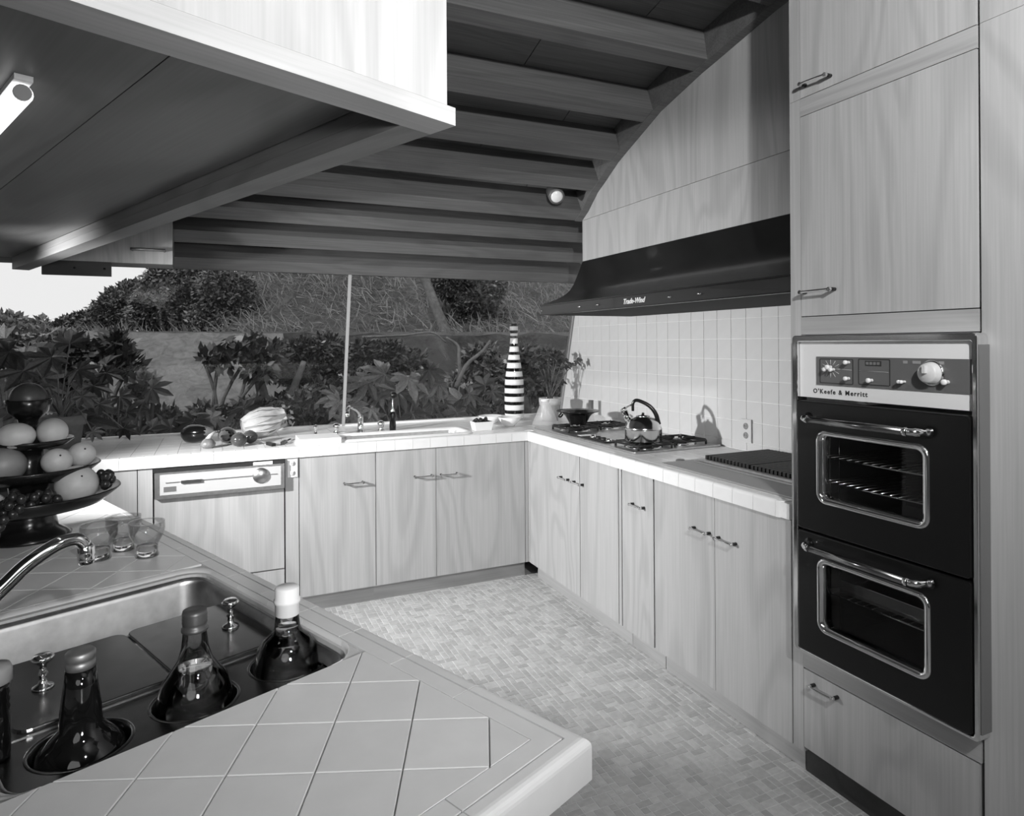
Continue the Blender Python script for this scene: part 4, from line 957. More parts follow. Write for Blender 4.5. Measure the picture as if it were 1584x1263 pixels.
pb = thing('bar_cabinet', 'pale wood cabinet under the foreground bar counter', 'cabinet', P(1.4, 0.4, 0))
def pbox(bm, s0, s1, w0, w1, z0, z1):
    prism(bm, [P(s0, w0, z0), P(s1, w0, z0), P(s1, w1, z0), P(s0, w1, z0)], (0, 0, z1 - z0)); return bm
part('end_panel', pbox(nb(), 0.045, 0.063, 0.066, PWD, 0.1, ZU - 0.001), M['wood'], pb)
part('corner_post', pbox(nb(), 0.045, 0.065, 0.045, 0.0655, 0.1, ZU - 0.001), M['wood'], pb)
for k in range(3):
    part('door', pbox(nb(), 0.068 + k * 0.683, 0.068 + k * 0.683 + 0.679, 0.045, 0.063, 0.103, ZU - 0.003), M['wood'], pb)
part('back_panel', pbox(nb(), 0.066, PL, PWD - 0.02, PWD, 0.0, ZU - 0.001), M['wood'], pb)
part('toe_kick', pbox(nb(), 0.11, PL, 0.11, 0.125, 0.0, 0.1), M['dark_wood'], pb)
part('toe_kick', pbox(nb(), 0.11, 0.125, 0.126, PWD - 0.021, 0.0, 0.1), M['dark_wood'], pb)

# ================================================================== BAR SINK
bs = thing('bar_sink', 'deep brushed steel bar sink with a row of bottle holes in the foreground counter', 'sink', P(0.78, 0.32, 0.70))
in_ = rrect(HS0 + 0.002, HS1 - 0.002, HW0 + 0.002, HW1 - 0.002, 0.048, 6); in2 = rrect(HS0 + 0.010, HS1 - 0.010, HW0 + 0.010, HW1 - 0.010, 0.045, 6)
bm = nb(); Lp = ring_strip(bm, [[P(u, v, 0.903) for u, v in rrect(HS0 + 0.010, HS1 - 0.010, HW0 + 0.010, HW1 - 0.010, 0.042, 6)], [P(u, v, 0.905) for u, v in rrect(HS0 + 0.006, HS1 - 0.006, HW0 + 0.006, HW1 - 0.006, 0.045, 6)], [P(u, v, 0.893) for u, v in in_], [P(u, v, 0.889) for u, v in in2], [P(u, v, 0.715) for u, v in in2]])
bm.faces.new(Lp[-1]); part('basin', bm, M['steel'], bs)
HC = [(0.588, 0.130), (0.588, 0.294), (0.588, 0.456)]; HR = 0.064; ZD = 0.872
def circ(c, r, n=32): return [(c[0] + r * math.cos(2 * PI * i / n), c[1] + r * math.sin(2 * PI * i / n)) for i in range(n)]
part('bottle_deck', plate([rrect(HS0 + 0.0125, 0.668, HW0 + 0.0125, HW1 - 0.0125, 0.018, 4)] + [circ(c, HR) for c in HC], lambda u, v: P(u, v, ZD - 0.003), (0, 0, 0.003)), M['steel_dark'], bs)
for c in HC:
    bm = nb(); q = P(c[0], c[1], 0)
    lathe(bm, [(0, 0.800), (HR - 0.004, 0.800), (HR - 0.001, 0.806), (HR - 0.001, ZD - 0.001), (HR + 0.002, ZD + 0.002), (HR + 0.005, ZD + 0.0005)], 32, q); part('bottle_well', bm, M['steel_dark'], bs)
part('ledge', pbox(nb(), 0.6685, 0.680, HW0 + 0.014, HW1 - 0.014, 0.845, 0.8735), M['steel'], bs)
part('ledge', pbox(nb(), 0.925, 0.932, HW0 + 0.014, HW1 - 0.014, 0.855, 0.8735), M['steel'], bs)
for lab, w0, w1, kn in (('right steel lid with a chrome knob covering the bar sink', HW0 + 0.0135, 0.292, (0.80, 0.140)), ('left steel lid with a chrome knob covering the bar sink', 0.296, 0.520, (0.80, 0.458))):
    q = P(0.80, (w0 + w1) / 2, 0.874); ld = thing('sink_lid', lab, 'lid', q, 'steel lids on the bar sink')
    bm = plate([rrect(0.672, 0.938, w0, w1, 0.022, 5)], lambda u, v: P(u, v, 0.8738), (0, 0, 0.007)); bevel(bm, 0.0025, 2); part('cover', bm, M['steel_dark'], ld)
    bm = nb(); lathe(bm, [(0, 0.8808), (0.017, 0.8808), (0.015, 0.885), (0.007, 0.889), (0.005, 0.900), (0.008, 0.905), (0.0055, 0.909), (0.0055, 0.920), (0.015, 0.928), (0.017, 0.932), (0.012, 0.937), (0, 0.938)], 22, P(kn[0], kn[1], 0)); part('knob', bm, M['chrome'], ld)
# bottles in the wells
def bottle(lab, c, prof, mat, cap, capmat, extra=None):
    q = P(c[0], c[1], 0.8012); b = thing('bottle', lab, 'bottle', q, 'bottles in the bar sink')
    if mat is M['bottle_glass']:
        bm = nb(); lathe(bm, [(r, z - 0.8012) for r, z in prof[:-1]], 36, q); part('glass_body', bm, M['bottle_shell'], b)
        inner = [(max(0, r - 0.0018), z + (0.003 if z < 0.81 else 0)) for r, z in prof if z < extra]
        bm = nb(); lathe(bm, [(r, z - 0.8012) for r, z in inner + [(0, inner[-1][1] + 0.0005)]], 36, q); part('liquid', bm, mat, b)
    else:
        bm = nb(); lathe(bm, [(r, z - 0.8012) for r, z in prof], 36, q); part('glass_body', bm, mat, b)
    bm = nb(); lathe(bm, [(r, z - 0.8012) for r, z in cap], 28, q); part('cap', bm, capmat, b); return b
bottle('clear round bottle with a white cap, rightmost in the bar sink', HC[0], [(0, 0.802), (0.050, 0.802), (0.056, 0.810), (0.057, 0.850), (0.0565, 0.880), (0.052, 0.903), (0.040, 0.920), (0.027, 0.931), (0.0225, 0.940), (0.0205, 0.960), (0.0185, 0.985), (0, 0.985)], M['bottle_glass'], [(0.0207, 0.962), (0.0215, 0.963), (0.0212, 0.982), (0.0235, 0.985), (0.0235, 0.990), (0.0215, 0.992), (0.0215, 1.010), (0.019, 1.013), (0, 1.013)], M['white_matte'], 0.945)
bottle('clear round bottle with a ridged dark cap, middle of the bar sink', HC[1], [(0, 0.802), (0.052, 0.802), (0.058, 0.810), (0.059, 0.850), (0.057, 0.880), (0.050, 0.905), (0.036, 0.924), (0.026, 0.940), (0.0205, 0.960), (0.0175, 0.988), (0, 0.988)], M['bottle_glass'], [(0.0195, 0.986), (0.0205, 0.987), (0.0205, 0.992), (0.0185, 0.993), (0.0185, 0.999), (0.0195, 1.001), (0.0185, 1.004), (0.0195, 1.007), (0.0185, 1.010), (0.0195, 1.014), (0.018, 1.020), (0, 1.020)], M['cap_grey'], 0.93)
bottle('black glass bottle with a metal cap, left in the bar sink', HC[2], [(0, 0.802), (0.052, 0.802), (0.060, 0.812), (0.061, 0.850), (0.054, 0.872), (0.040, 0.886), (0.0275, 0.900), (0.0265, 0.925), (0.022, 0.960), (0.0195, 0.985), (0, 0.985)], M['dark_glass'], [(0.0175, 0.984), (0.019, 0.985), (0.0195, 0.994), (0.0175, 0.996), (0.0195, 0.998), (0.0195, 1.007), (0.017, 1.010), (0, 1.010)], M['side_metal'])
q = P(0.640, 0.549, ZD + 0.001); b = thing('bottle', 'slim dark bottle with a ribbed neck at the left frame edge', 'bottle', q)
bm = nb(); lathe(bm, [(0, 0), (0.019, 0), (0.0195, 0.006), (0.0195, 0.060)] + [(0.0175 + 0.0015 * (k % 2), 0.064 + k * 0.0055) for k in range(8)] + [(0, 0.104)], 24, q); part('glass_body', bm, M['dark_glass'], b)
bm = nb(); lathe(bm, [(0.020, 0.106), (0.022, 0.108), (0.022, 0.124), (0.019, 0.131), (0, 0.132)], 24, q); part('cap', bm, M['grey_mid'], b)
# bar faucet
fb = thing('faucet', 'thick curved chrome bar faucet arching over the foreground sink from the left', 'faucet', P(0.97, 0.66, ZC))
bm = nb(); lathe(bm, [(0, 0.0005), (0.032, 0.0005), (0.030, 0.012), (0.022, 0.020), (0.020, 0.034), (0, 0.036)], 24, P(0.97, 0.66, ZC)); part('base', bm, M['chrome'], fb)
bm = nb(); cp_ = curve_pts([P(0.97, 0.66, ZC + 0.02), P(0.97, 0.625, ZC + 0.032), P(0.965, 0.55, 0.962), P(0.96, 0.49, 1.012), P(0.955, 0.45, 1.050), P(0.95, 0.405, 1.078), P(0.95, 0.372, 1.082), P(0.95, 0.357, 1.066)], 6)
tube(bm, cp_, [0.0165 - 0.0045 * i / len(cp_) for i in range(len(cp_))], 16); part('spout', bm, M['chrome'], fb)
bm = nb(); lathe(bm, [(0.010, 0), (0.0145, 0.002), (0.0155, 0.012), (0.0145, 0.016), (0.0155, 0.020), (0.0145, 0.034), (0.009, 0.042), (0, 0.042)], 20, P(0.95, 0.356, 1.030)); part('aerator', bm, M['chrome'], fb)

# drinking glasses
for lab, (x, y) in (('small clear glass tumbler nearest the bar faucet tip', (-0.276, 1.950)), ('small clear glass tumbler, middle one of the three behind the sink', (-0.229, 2.012)), ('small clear glass tumbler, rightmost of the three behind the sink', (-0.167, 1.925))):
    b = thing('tumbler', lab, 'glass', (x, y, ZC), 'tumblers on the bar counter'); bm = nb()
    lathe(bm, [(0, 0.0005), (0.027, 0.0005), (0.028, 0.004), (0.0255, 0.012), (0.0255, 0.030), (0.031, 0.040), (0.040, 0.056), (0.0425, 0.070), (0.0415, 0.088), (0.0405, 0.0885), (0.041, 0.070), (0.0385, 0.057), (0.029, 0.041), (0.023, 0.034), (0, 0.032)], 32, (x, y, ZC)); part('bowl', bm, M['tumbler'], b)
    bm = nb(); lathe(bm, [(0, 0.0015), (0.0235, 0.0015), (0.0235, 0.028), (0, 0.028)], 28, (x, y, ZC)); part('thick_base', bm, M['glass'], b)
    bm = nb(); lathe(bm, [(0.0408, 0.0888), (0.0418, 0.0884), (0.0420, 0.0896), (0.0410, 0.0902), (0.0408, 0.0888)], 32, (x, y, ZC)); part('rim', bm, M['frost'], b)  # milky ring added so the clear rim reads bright

# ================================================================== FRUIT STAND
tx, ty = -0.488, 2.257
fs = thing('fruit_stand', 'black four-tier pedestal fruit stand on the bar counter', 'stand', (tx, ty, ZC)); T0 = Vector((tx, ty, 0))
def lt(nm, pr, mat=M['black'], seg=44):
    bm = nb(); lathe(bm, pr, seg, T0); return part(nm, bm, mat, fs)
lt('foot', [(0, ZC + 0.0005), (0.100, ZC + 0.0005), (0.102, ZC + 0.006), (0.085, ZC + 0.016), (0.070, ZC + 0.03), (0.064, ZC + 0.06), (0.066, 0.986), (0, 0.986)])
def dish(r, zr, zb, th=0.009): return [(0, zb), (r * 0.45, zb), (r * 0.8, zb + (zr - zb) * 0.35), (r, zr), (r - 0.003, zr + 0.004), (r * 0.8, zb + (zr - zb) * 0.35 + th), (r * 0.45, zb + th), (0, zb + th)]
lt('plate', dish(0.225, 1.042, 0.986)); lt('stem', [(0.05, 0.9955), (0.047, 1.02), (0.049, 1.07), (0.0, 1.07)]); lt('plate', dish(0.174, 1.115, 1.0705)); lt('stem', [(0.034, 1.080), (0.032, 1.11), (0.035, 1.165), (0, 1.165)])
lt('plate', dish(0.110, 1.190, 1.1655)); lt('stem', [(0.026, 1.175), (0.021, 1.21), (0.026, 1.252), (0, 1.252)]); lt('cup', [(0, 1.2525), (0.030, 1.2525), (0.048, 1.272), (0.056, 1.304), (0.054, 1.306), (0.045, 1.277), (0.028, 1.260), (0, 1.260)])
def fruit(nm, lab, cat, c, r, mat, sc=(1, 1, 1), grp=None, dimple=True):
    f = thing(nm, lab, cat, c, grp); bm = nb(); ball(bm, Vector(c), r, 28, 18, sc); part('flesh', bm, mat, f)
    if dimple:
        dv = Vector((-c[0] * 0.25, -c[1], 0.55 * 1)).normalized(); dv = Vector((0.35, -0.75, 0.55)).normalized()
        bm = nb(); ball(bm, Vector(c) + Vector((dv.x * sc[0], dv.y * sc[1], dv.z * sc[2])) * r, 0.0026, 8, 6, (1, 1, 1)); part('stem_end', bm, M['soil'], f)
    return f
fruit('orange', 'dark round fruit in the cup on top of the fruit stand', 'fruit', (tx, ty, 1.308), 0.0455, M['dark_fruit'], dimple=False)
fruit('lemon', 'pale oval fruit at the left of the top plate', 'fruit', (-0.499, 2.178, 1.2125), 0.038, M['lemon'], (1.18, 1, 0.95), 'fruit on the stand', False)
fruit('lemon', 'pale oval fruit at the right of the top plate', 'fruit', (-0.425, 2.222, 1.2145), 0.038, M['lemon'], (1.0, 1.1, 1.02), 'fruit on the stand', False)
fruit('mango', 'large dark mottled fruit on the middle plate, left', 'fruit', (-0.530, 2.170, 1.135), 0.050, M['mango'], (1.15, 1, 1), dimple=False)
fruit('orange', 'orange at the front right of the middle plate', 'fruit', (-0.410, 2.195, 1.134), 0.038, M['orange'], (1, 1, 0.95), 'fruit on the stand')
fruit('orange', 'orange at the right rim of the middle plate, behind the other', 'fruit', (-0.362, 2.262, 1.139), 0.036, M['orange'], (1, 1, 1), 'fruit on the stand')
fruit('grapefruit', 'large round pale grapefruit on the bottom plate', 'fruit', (-0.362, 2.185, 1.066), 0.054, M['orange'])
fruit('pear', 'pale fruit at the left edge of the bottom plate', 'fruit', (-0.560, 2.150, 1.040), 0.034, M['lemon'], (1.3, 1, 0.9), dimple=False)
bm = nb(); ball(bm, Vector((0, 0, 0)), 0.0118, 12, 9, (1, 1, 1.1)); gme2 = finish('grape', bm, M['grape'])
def grapes(lab, pts):
    c = Vector(pts[0]); g_ = thing('grape_bunch', lab, 'grapes', c, 'bunches of grapes')
    for p in pts: inst('grape', gme2, g_, p, (random.uniform(-.4, .4), random.uniform(-.4, .4), 0))
    bm = nb(); tube(bm, [Vector(p) for p in pts[:6:2]] + [Vector(pts[5]) + Vector((0, 0, 0.01))], 0.002, 5); part('stalk', bm, M['twig'], g_)
rg = random.Random(9); pts = []
path = curve_pts([(-0.415, 2.130, 1.040), (-0.450, 2.095, 1.048), (-0.487, 2.050, 1.046), (-0.515, 2.010, 1.022), (-0.522, 2.000, 0.985), (-0.522, 1.998, 0.950)], 10)
for i in range(64):
    c = path[min(len(path) - 1, int(i / 64 * len(path)))]; fallen = max(0, min(1, (1.046 - c.z) / 0.08)); wd = 0.034 * (1 - 0.55 * fallen)
    for tr in range(40):
        p = c + Vector((rg.uniform(-1, 1) * wd, rg.uniform(-1, 1) * wd * (1 if fallen < 0.3 else 0.8), rg.uniform(-0.3, 0.8) * 0.028))
        if all((p - q).length > 0.0195 for q in pts) and (p.z > 1.035 or math.hypot(p.x - tx, p.y - ty) > 0.244) and (p - Vector((-0.362, 2.185, 1.066))).length > 0.067 and (p - Vector((-0.56, 2.15, 1.04))).length > 0.052 and p.z > ZC + 0.014: pts.append(p); break
grapes('long bunch of dark grapes spilling over the left of the bottom plate', pts)
pts = []
for i in range(16):
    for tr in range(40):
        p = Vector((-0.300, 2.205, 1.058)) + Vector((rg.uniform(-0.030, 0.032), rg.uniform(-0.035, 0.035), rg.uniform(-0.006, 0.028)))
        if all((p - q).length > 0.0185 for q in pts) and (p - Vector((-0.362, 2.185, 1.066))).length > 0.066 and (math.hypot(p.x - tx, p.y - ty) < 0.215): pts.append(p); break
grapes('small bunch of dark grapes on the right rim of the bottom plate', pts)

# ================================================================== HANGING CABINET
hc = thing('hanging_cabinet', 'large pale wood cabinet hanging over the bar counter', 'cabinet', P(1.4, 0.5, 1.815))
HZ, HS, HE = 1.815, 0.267, 3.22
part('bottom_rail', bevel(pbox(nb(), HS, HS + 0.064, 0.0, 1.0, HZ, HZ + 0.0295), 0.004, 2), M['wood_h'], hc)
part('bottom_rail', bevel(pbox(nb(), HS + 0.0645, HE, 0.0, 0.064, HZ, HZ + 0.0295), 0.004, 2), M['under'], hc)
top = [(HS + 0.001, 2.62), (HS + 1.5, 2.62), (HS + 2.0, 2.42), (HS + 2.6, 2.12), (HE, 2.0)]
pr = [(HS + 0.001, HZ + 0.0302), (HS + 0.024, HZ + 0.0302)]
bm = nb(); prism(bm, [P(HS + 0.001, 0.0175, HZ + 0.0302), P(HS + 0.001, 0.0175, 2.62), P(HS + 0.001, 1.0, 2.62), P(HS + 0.001, 1.0, HZ + 0.0302)], PD * 0.02); part('end_panel', bm, M['wood'], hc)
bm = nb(); q = [(HS + 0.0215, HZ + 0.0302), (HE, HZ + 0.0302)] + top[::-1][:-1] + [(HS + 0.0215, 2.62)]
prism(bm, [P(s_, 0.0175, z) for s_, z in q], -PN * 0.02); part('side_panel', bm, M['wood'], hc)
bm = nb(); prism(bm, [P(s_, 0.98, z) for s_, z in q], -PN * 0.02); part('side_panel', bm, M['wood'], hc)
for a, b_ in ((0.066, 0.372), (0.374, 0.70), (0.702, 0.979)):
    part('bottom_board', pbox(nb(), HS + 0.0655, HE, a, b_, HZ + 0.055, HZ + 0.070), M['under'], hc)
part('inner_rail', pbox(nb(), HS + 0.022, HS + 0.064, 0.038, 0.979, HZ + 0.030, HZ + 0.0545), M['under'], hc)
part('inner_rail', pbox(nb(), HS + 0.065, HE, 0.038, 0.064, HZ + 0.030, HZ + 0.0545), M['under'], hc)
lt_ = thing('tube_lamp', 'white fluorescent tube lamp under the hanging cabinet', 'lamp', P(1.1, 0.50, HZ + 0.04))
bm = nb(); tube(bm, [P(0.705, 0.50, HZ + 0.030), P(1.6, 0.50, HZ + 0.030)], 0.0155, 16); part('tube', bm, plain('tube_added_glow', 0.85, 0.4, emit=1.2), lt_)  # tube is unlit; glow added so it stays white in shade
bm = nb(); pbox(bm, 0.690, 1.62, 0.488, 0.512, HZ + 0.046, HZ + 0.0545); part('fixture', bm, M['white_matte'], lt_)
bm = nb(); tube(bm, [P(0.697, 0.50, HZ + 0.030), P(0.7045, 0.50, HZ + 0.030)], 0.012, 16); part('end_cap', bm, M['grey_mid'], lt_)

# upper cabinet at the window
uc = thing('upper_cabinet', 'small pale upper cabinet with a long bar handle at the top of the window', 'cabinet', (-0.6, 3.64, 1.858))
UZ = 1.8585
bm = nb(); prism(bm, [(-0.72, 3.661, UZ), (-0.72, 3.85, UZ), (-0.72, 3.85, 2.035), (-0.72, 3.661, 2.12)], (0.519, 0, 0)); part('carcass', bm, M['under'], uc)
d = part('door', bevel(B(-0.72, -0.197, 3.64, 3.66, UZ, 2.125), 0.001, 1), M['wood'], uc)
bm = nb(); a, b_ = Vector((-0.369, 3.64, 1.923)), Vector((-0.232, 3.64, 1.923))
for q in (a, b_): tube(bm, [q, q + OUTY], 0.007, 10, mi=1)
tube(bm, [a + OUTY * 1.05 - Vector((0.006, 0, 0)), b_ + OUTY * 1.05 + Vector((0.006, 0, 0))], 0.0075, 12, mi=0); part('handle', bm, [M['side_metal'], M['black']], d)
part('drop_board', B(-0.735, -0.459, 3.642, 3.660, 1.790, UZ - 0.0005), M['dark_wood'], uc)
for xx in (-0.606, -0.486):
    bm = nb(); lathe(bm, [(0.005, 0), (0.005, 0.003), (0, 0.004)], 10, (xx, 3.642, 1.825), axis=(0, -1, 0)); part('bolt', bm, M['black'], uc)
# ceiling lamp
lx, ly, lz = 1.80, 3.345, 2.305
sl = thing('ceiling_spotlight', 'small cylindrical spotlight with a white lens between two ceiling beams', 'lamp', (lx, ly, lz))
ax = Vector((-0.25, -0.80, -0.52)).normalized(); c = Vector((lx, ly, lz))
bm = nb(); lathe(bm, [(0.036, 0.0), (0.046, -0.002), (0.047, -0.02), (0.047, -0.11), (0, -0.11)], 28, c, axis=ax); part('housing', bm, M['grey_dark'], sl)
bm = nb(); lathe(bm, [(0.0365, -0.004), (0.030, 0.004), (0, 0.007)], 28, c, axis=ax); part('lens', bm, M['white'], sl)

# ================================================================== LEAVES
def palm_leaf(name, mat, lobes=7, spread=250, depth=0.62, fold=0.10):
    """broad hand-shaped leaf, unit size, stalk joint at the origin, lying in x-y, tip along +x"""
    bm = nb(); c = bm.verts.new((0, 0, 0.0)); ring = []
    for i in range(lobes):
        a = math.radians(-spread / 2 + spread * i / (lobes - 1)); ln = 1.0 - 0.42 * abs(i - (lobes - 1) / 2) / ((lobes - 1) / 2); st = math.radians(spread / (lobes - 1))
        if i == 0: ring.append((0.30 * ln, a - st * 0.5, 0.02))
        ring.append((0.70 * ln, a - st * 0.30, -0.02)); ring.append((ln, a, -0.14)); ring.append((0.70 * ln, a + st * 0.30, -0.02))
        ring.append((depth * (0.62 if i < lobes - 1 else 0.5), a + st * 0.5, fold * 0.6))
    vs = [bm.verts.new((r * math.cos(a), r * math.sin(a), z)) for r, a, z in ring]
    for i in range(len(vs) - 1): bm.faces.new((c, vs[i], vs[i + 1]))
    return finish(name, bm, mat)
def oval_leaf(name, mat, w_=0.34):
    bm = nb(); mid = [(0, 0, 0), (0.35, 0, 0.05), (0.7, 0, 0.03), (1, 0, -0.06)]; M_ = [bm.verts.new(p) for p in mid]
    for s in (-1, 1):
        e = [bm.verts.new((0.25, s * w_ * 0.8, 0.10)), bm.verts.new((0.6, s * w_ * 0.85, 0.09))]
        bm.faces.new((M_[0], M_[1], e[0])); bm.faces.new((M_[1], M_[2], e[1], e[0])); bm.faces.new((M_[2], M_[3], e[1]))
    return finish(name, bm, mat)
LV = {'dark': palm_leaf('palm_leaf', M['leaf_dark']), 'mid': palm_leaf('palm_leaf', M['leaf_mid']), 'pale': palm_leaf('palm_leaf', M['leaf_pale']), 'ivy': palm_leaf('ivy_leaf', M['leaf_mid'], 5, 230, 0.75), 'ivyd': palm_leaf('ivy_leaf', M['leaf_dark'], 5, 230, 0.75), 'oval': oval_leaf('oval_leaf', M['leaf_mid']), 'ovald': oval_leaf('oval_leaf', M['leaf_dark'])}
def put_leaf(root, me, pos, face, roll, size, nm='leaf'):
    """face: direction the leaf's upper side looks, tip hangs outwards"""
    z = Vector(face).normalized(); x = (Vector((math.cos(roll), math.sin(roll), -0.5))); x = (x - z * x.dot(z)).normalized(); y = z.cross(x)
    o = bpy.data.objects.new(nm, me); COL.objects.link(o); o.parent = root
    o.matrix_local = Matrix.Translation(Vector(pos) - world_loc(root)) @ Matrix(((x.x, y.x, z.x, 0), (x.y, y.y, z.y, 0), (x.z, y.z, z.z, 0), (0, 0, 0, 1))) @ Matrix.Diagonal((size, size, size, 1)); return o
def broad_plant(name, lab, cat, base, top, n, size, kinds, seed, reach=0.45, grp=None, face=(-0.1, -0.8, 0.55)):
    r = random.Random(seed); t_ = thing(name, lab, cat, base, grp); b0 = Vector(base); h = top - base[2]; st = nb()
    for i in range(n):
        a = r.uniform(0, 2 * PI); zz = base[2] + h * (0.35 + 0.65 * (i + 0.5) / n); rad = reach * r.uniform(0.35, 1.0) * (1 - 0.3 * (i / n)); p = Vector((b0.x + rad * math.cos(a), b0.y + 0.7 * rad * math.sin(a), zz))
        tube(st, curve_pts([b0 + Vector((r.uniform(-.03, .03), r.uniform(-.03, .03), 0)), b0 * 0.5 + p * 0.5 + Vector((0, 0, h * 0.12)), p], 3), [0.009] * 3 + [0.005] * 4, 5)
        put_leaf(t_, LV[r.choice(kinds)], p, (face[0] + r.uniform(-.5, .5), face[1] + r.uniform(-.4, .4), face[2] + r.uniform(-.35, .35)), a, size * r.uniform(0.75, 1.25))
    part('stalk', st, M['twig'] if 'pale' in kinds else M['leaf_mid'], t_); return t_

# potted plant on the left of the window counter
px_, py_ = -0.755, 4.20
pp = thing('potted_plant', 'broad-leaved plant in a terracotta pot at the left of the window', 'plant', (px_, py_, ZC))
bm = nb(); lathe(bm, [(0, 0.0005), (0.076, 0.0005), (0.092, 0.118), (0.104, 0.120), (0.108, 0.172), (0.098, 0.172), (0.094, 0.140), (0, 0.140)], 32, (px_, py_, ZC)); part('pot', bm, M['terracotta'], pp)
bm = nb(); lathe(bm, [(0, 0.150), (0.095, 0.150)], 24, (px_, py_, ZC)); part('soil', bm, M['soil'], pp)
rp = random.Random(21); st = nb(); b0 = Vector((px_, py_, ZC + 0.15))
spec = [((-0.80, 4.18, 1.40), 0.15, 'mid'), ((-0.93, 4.22, 1.33), 0.17, 'pale'), ((-0.68, 4.16, 1.33), 0.13, 'mid'), ((-0.62, 4.22, 1.24), 0.11, 'mid'), ((-0.58, 4.14, 1.145), 0.10, 'ivy'), ((-0.86, 4.10, 1.25), 0.14, 'mid'), ((-0.70, 4.22, 1.22), 0.12, 'pale'), ((-0.74, 4.30, 1.47), 0.15, 'dark'), ((-0.98, 4.16, 1.43), 0.16, 'mid'), ((-0.56, 4.22, 1.31), 0.10, 'dark'), ((-0.475, 4.20, 1.000), 0.095, 'dark'), ((-0.90, 4.12, 1.14), 0.12, 'mid'), ((-0.655, 4.12, 1.19), 0.09, 'ivy'), ((-0.60, 4.06, 1.005), 0.07, 'pale')]
for p, sz, kd in spec:
    p = Vector(p); tube(st, curve_pts([b0 + Vector((rp.uniform(-.03, .03), rp.uniform(-.03, .03), 0)), b0 * 0.5 + p * 0.5 + Vector((0, 0, 0.09)), p], 4), 0.0035, 6)
    d = p - b0; put_leaf(pp, LV[kd], p, (rp.uniform(-.3, .3), -0.8, 0.6 + rp.uniform(-.2, .2)), math.atan2(d.y, d.x), sz)
part('stalk', st, M['leaf_pale'], pp)
bl = nb()
for k in range(12):
    a = rp.uniform(0, 2 * PI); p = b0 + Vector((0.10 * math.cos(a), 0.07 * math.sin(a), rp.uniform(0.07, 0.15))); s_ = Vector((-math.sin(a), math.cos(a), 0)) * 0.011
    m_ = b0 * 0.5 + p * 0.5 + Vector((0, 0, 0.03)); V_ = [bl.verts.new(q) for q in (b0 - s_ * 0.6, b0 + s_ * 0.6, m_ + s_, p, m_ - s_)]; bl.faces.new(V_)
part('blades', bl, M['leaf_pale'], pp, kind='stuff')
# potted plant in the right corner
px_, py_ = 2.135, 4.085
pp = thing('potted_plant', 'thin-stemmed plant in a pale clay pot in the right corner of the window', 'plant', (px_, py_, ZC))
bm = nb(); lathe(bm, [(0, 0.0005), (0.054, 0.0005), (0.066, 0.110), (0.078, 0.112), (0.080, 0.160), (0.071, 0.160), (0.068, 0.13), (0, 0.13)], 28, (px_, py_, ZC)); part('pot', bm, M['pale_clay'], pp)
bm = nb(); lathe(bm, [(0, 0.138), (0.069, 0.138)], 20, (px_, py_, ZC)); part('soil', bm, M['soil'], pp)
st = nb(); b0 = Vector((px_, py_, ZC + 0.14)); rp = random.Random(4)
for k in range(26):
    a = rp.uniform(0, 2 * PI); f_ = rp.random(); p = b0 + Vector((0.17 * math.cos(a) * f_ - 0.03, 0.09 * math.sin(a) * f_, rp.uniform(0.12, 0.34)))
    if k == 0: p = Vector((2.275, 4.02, 1.30))
    if k == 1: p = Vector((2.30, 3.99, 1.335))
    if k == 2: p = Vector((2.23, 4.05, 1.345))
    p.x = min(p.x, 2.33); p.y = min(p.y, gy(p.z) - 0.09)
    tube(st, curve_pts([b0 + Vector((rp.uniform(-.03, .03), rp.uniform(-.03, .03), 0)), b0 * 0.45 + p * 0.55 + Vector((0, 0, 0.03)), p], 3), 0.0022, 5)
    put_leaf(pp, LV['ivyd' if k > 3 else 'ivy'], p, (rp.uniform(-.6, .4), -0.7, 0.5 + rp.uniform(-.3, .3)), a, rp.uniform(0.035, 0.055))
part('stalk', st, M['leaf_mid'], pp)

# ================================================================== GARDEN BEYOND THE GLASS
gd = struct('floor', B(-14, 10, 4.72, 9.0, -0.1, 0.0), M['dirt']); gd.name = 'ground'
def grid(xs, ys, fn_):
    bm = nb(); V_ = [[bm.verts.new((x, y, fn_(x, y))) for x in xs] for y in ys]
    for a, b_ in zip(V_, V_[1:]):
        for i in range(len(xs) - 1): bm.faces.new((a[i], a[i + 1], b_[i + 1], b_[i])).smooth = True
    return bm
rh = random.Random(2)
bank = part('grass_bank', grid([-1.35 + i * 0.2 for i in range(11)], [6.15 + 0.1 * j for j in range(14)], lambda x, y: 0.70 + (y - 6.15) / 1.3 * 0.90 + rh.uniform(-0.012, 0.012)), M['lawn'])
tag(bank, 'smooth grey grassy bank with a level top edge beyond the window', 'bank')
bm = nb(); box(bm, -1.35, 6.85, 7.44, 7.62, 1.50, 1.602); lg = part('bank_edge', bm, M['ledge'], bank)
def hill(x, y):
    t = max(0.0, min(1.0, (x + 0.35) / 1.6)); t = t * t * (3 - 2 * t)
    return 1.40 + (y - 7.6) / 6.4 * (0.30 + 1.75 * t) + (y - 7.6) * 0.10 * max(0, min(1, (x + 0.3) / 2)) + rh.uniform(-0.04, 0.04)
rs = struct('slope', grid([0.65 + i * 0.25 for i in range(28)], [6.15 + 0.1 * j for j in range(14)], lambda x, y: 0.70 + (y - 6.15) / 1.3 * 0.89 + rh.uniform(-0.04, 0.02)), M['dirt'])
hl = struct('hillside', grid([-14 + 0.35 * i for i in range(75)], [7.6 + 0.32 * j for j in range(26)], hill), M['brush'])
def lower(x, y): return 0.2 + (y - 5.6) * 0.45 + rh.uniform(-0.03, 0.03)
lo = struct('slope', grid([-14 + 0.4 * i for i in range(32)], [5.6 + 0.25 * j for j in range(10)], lower), M['dirt'])
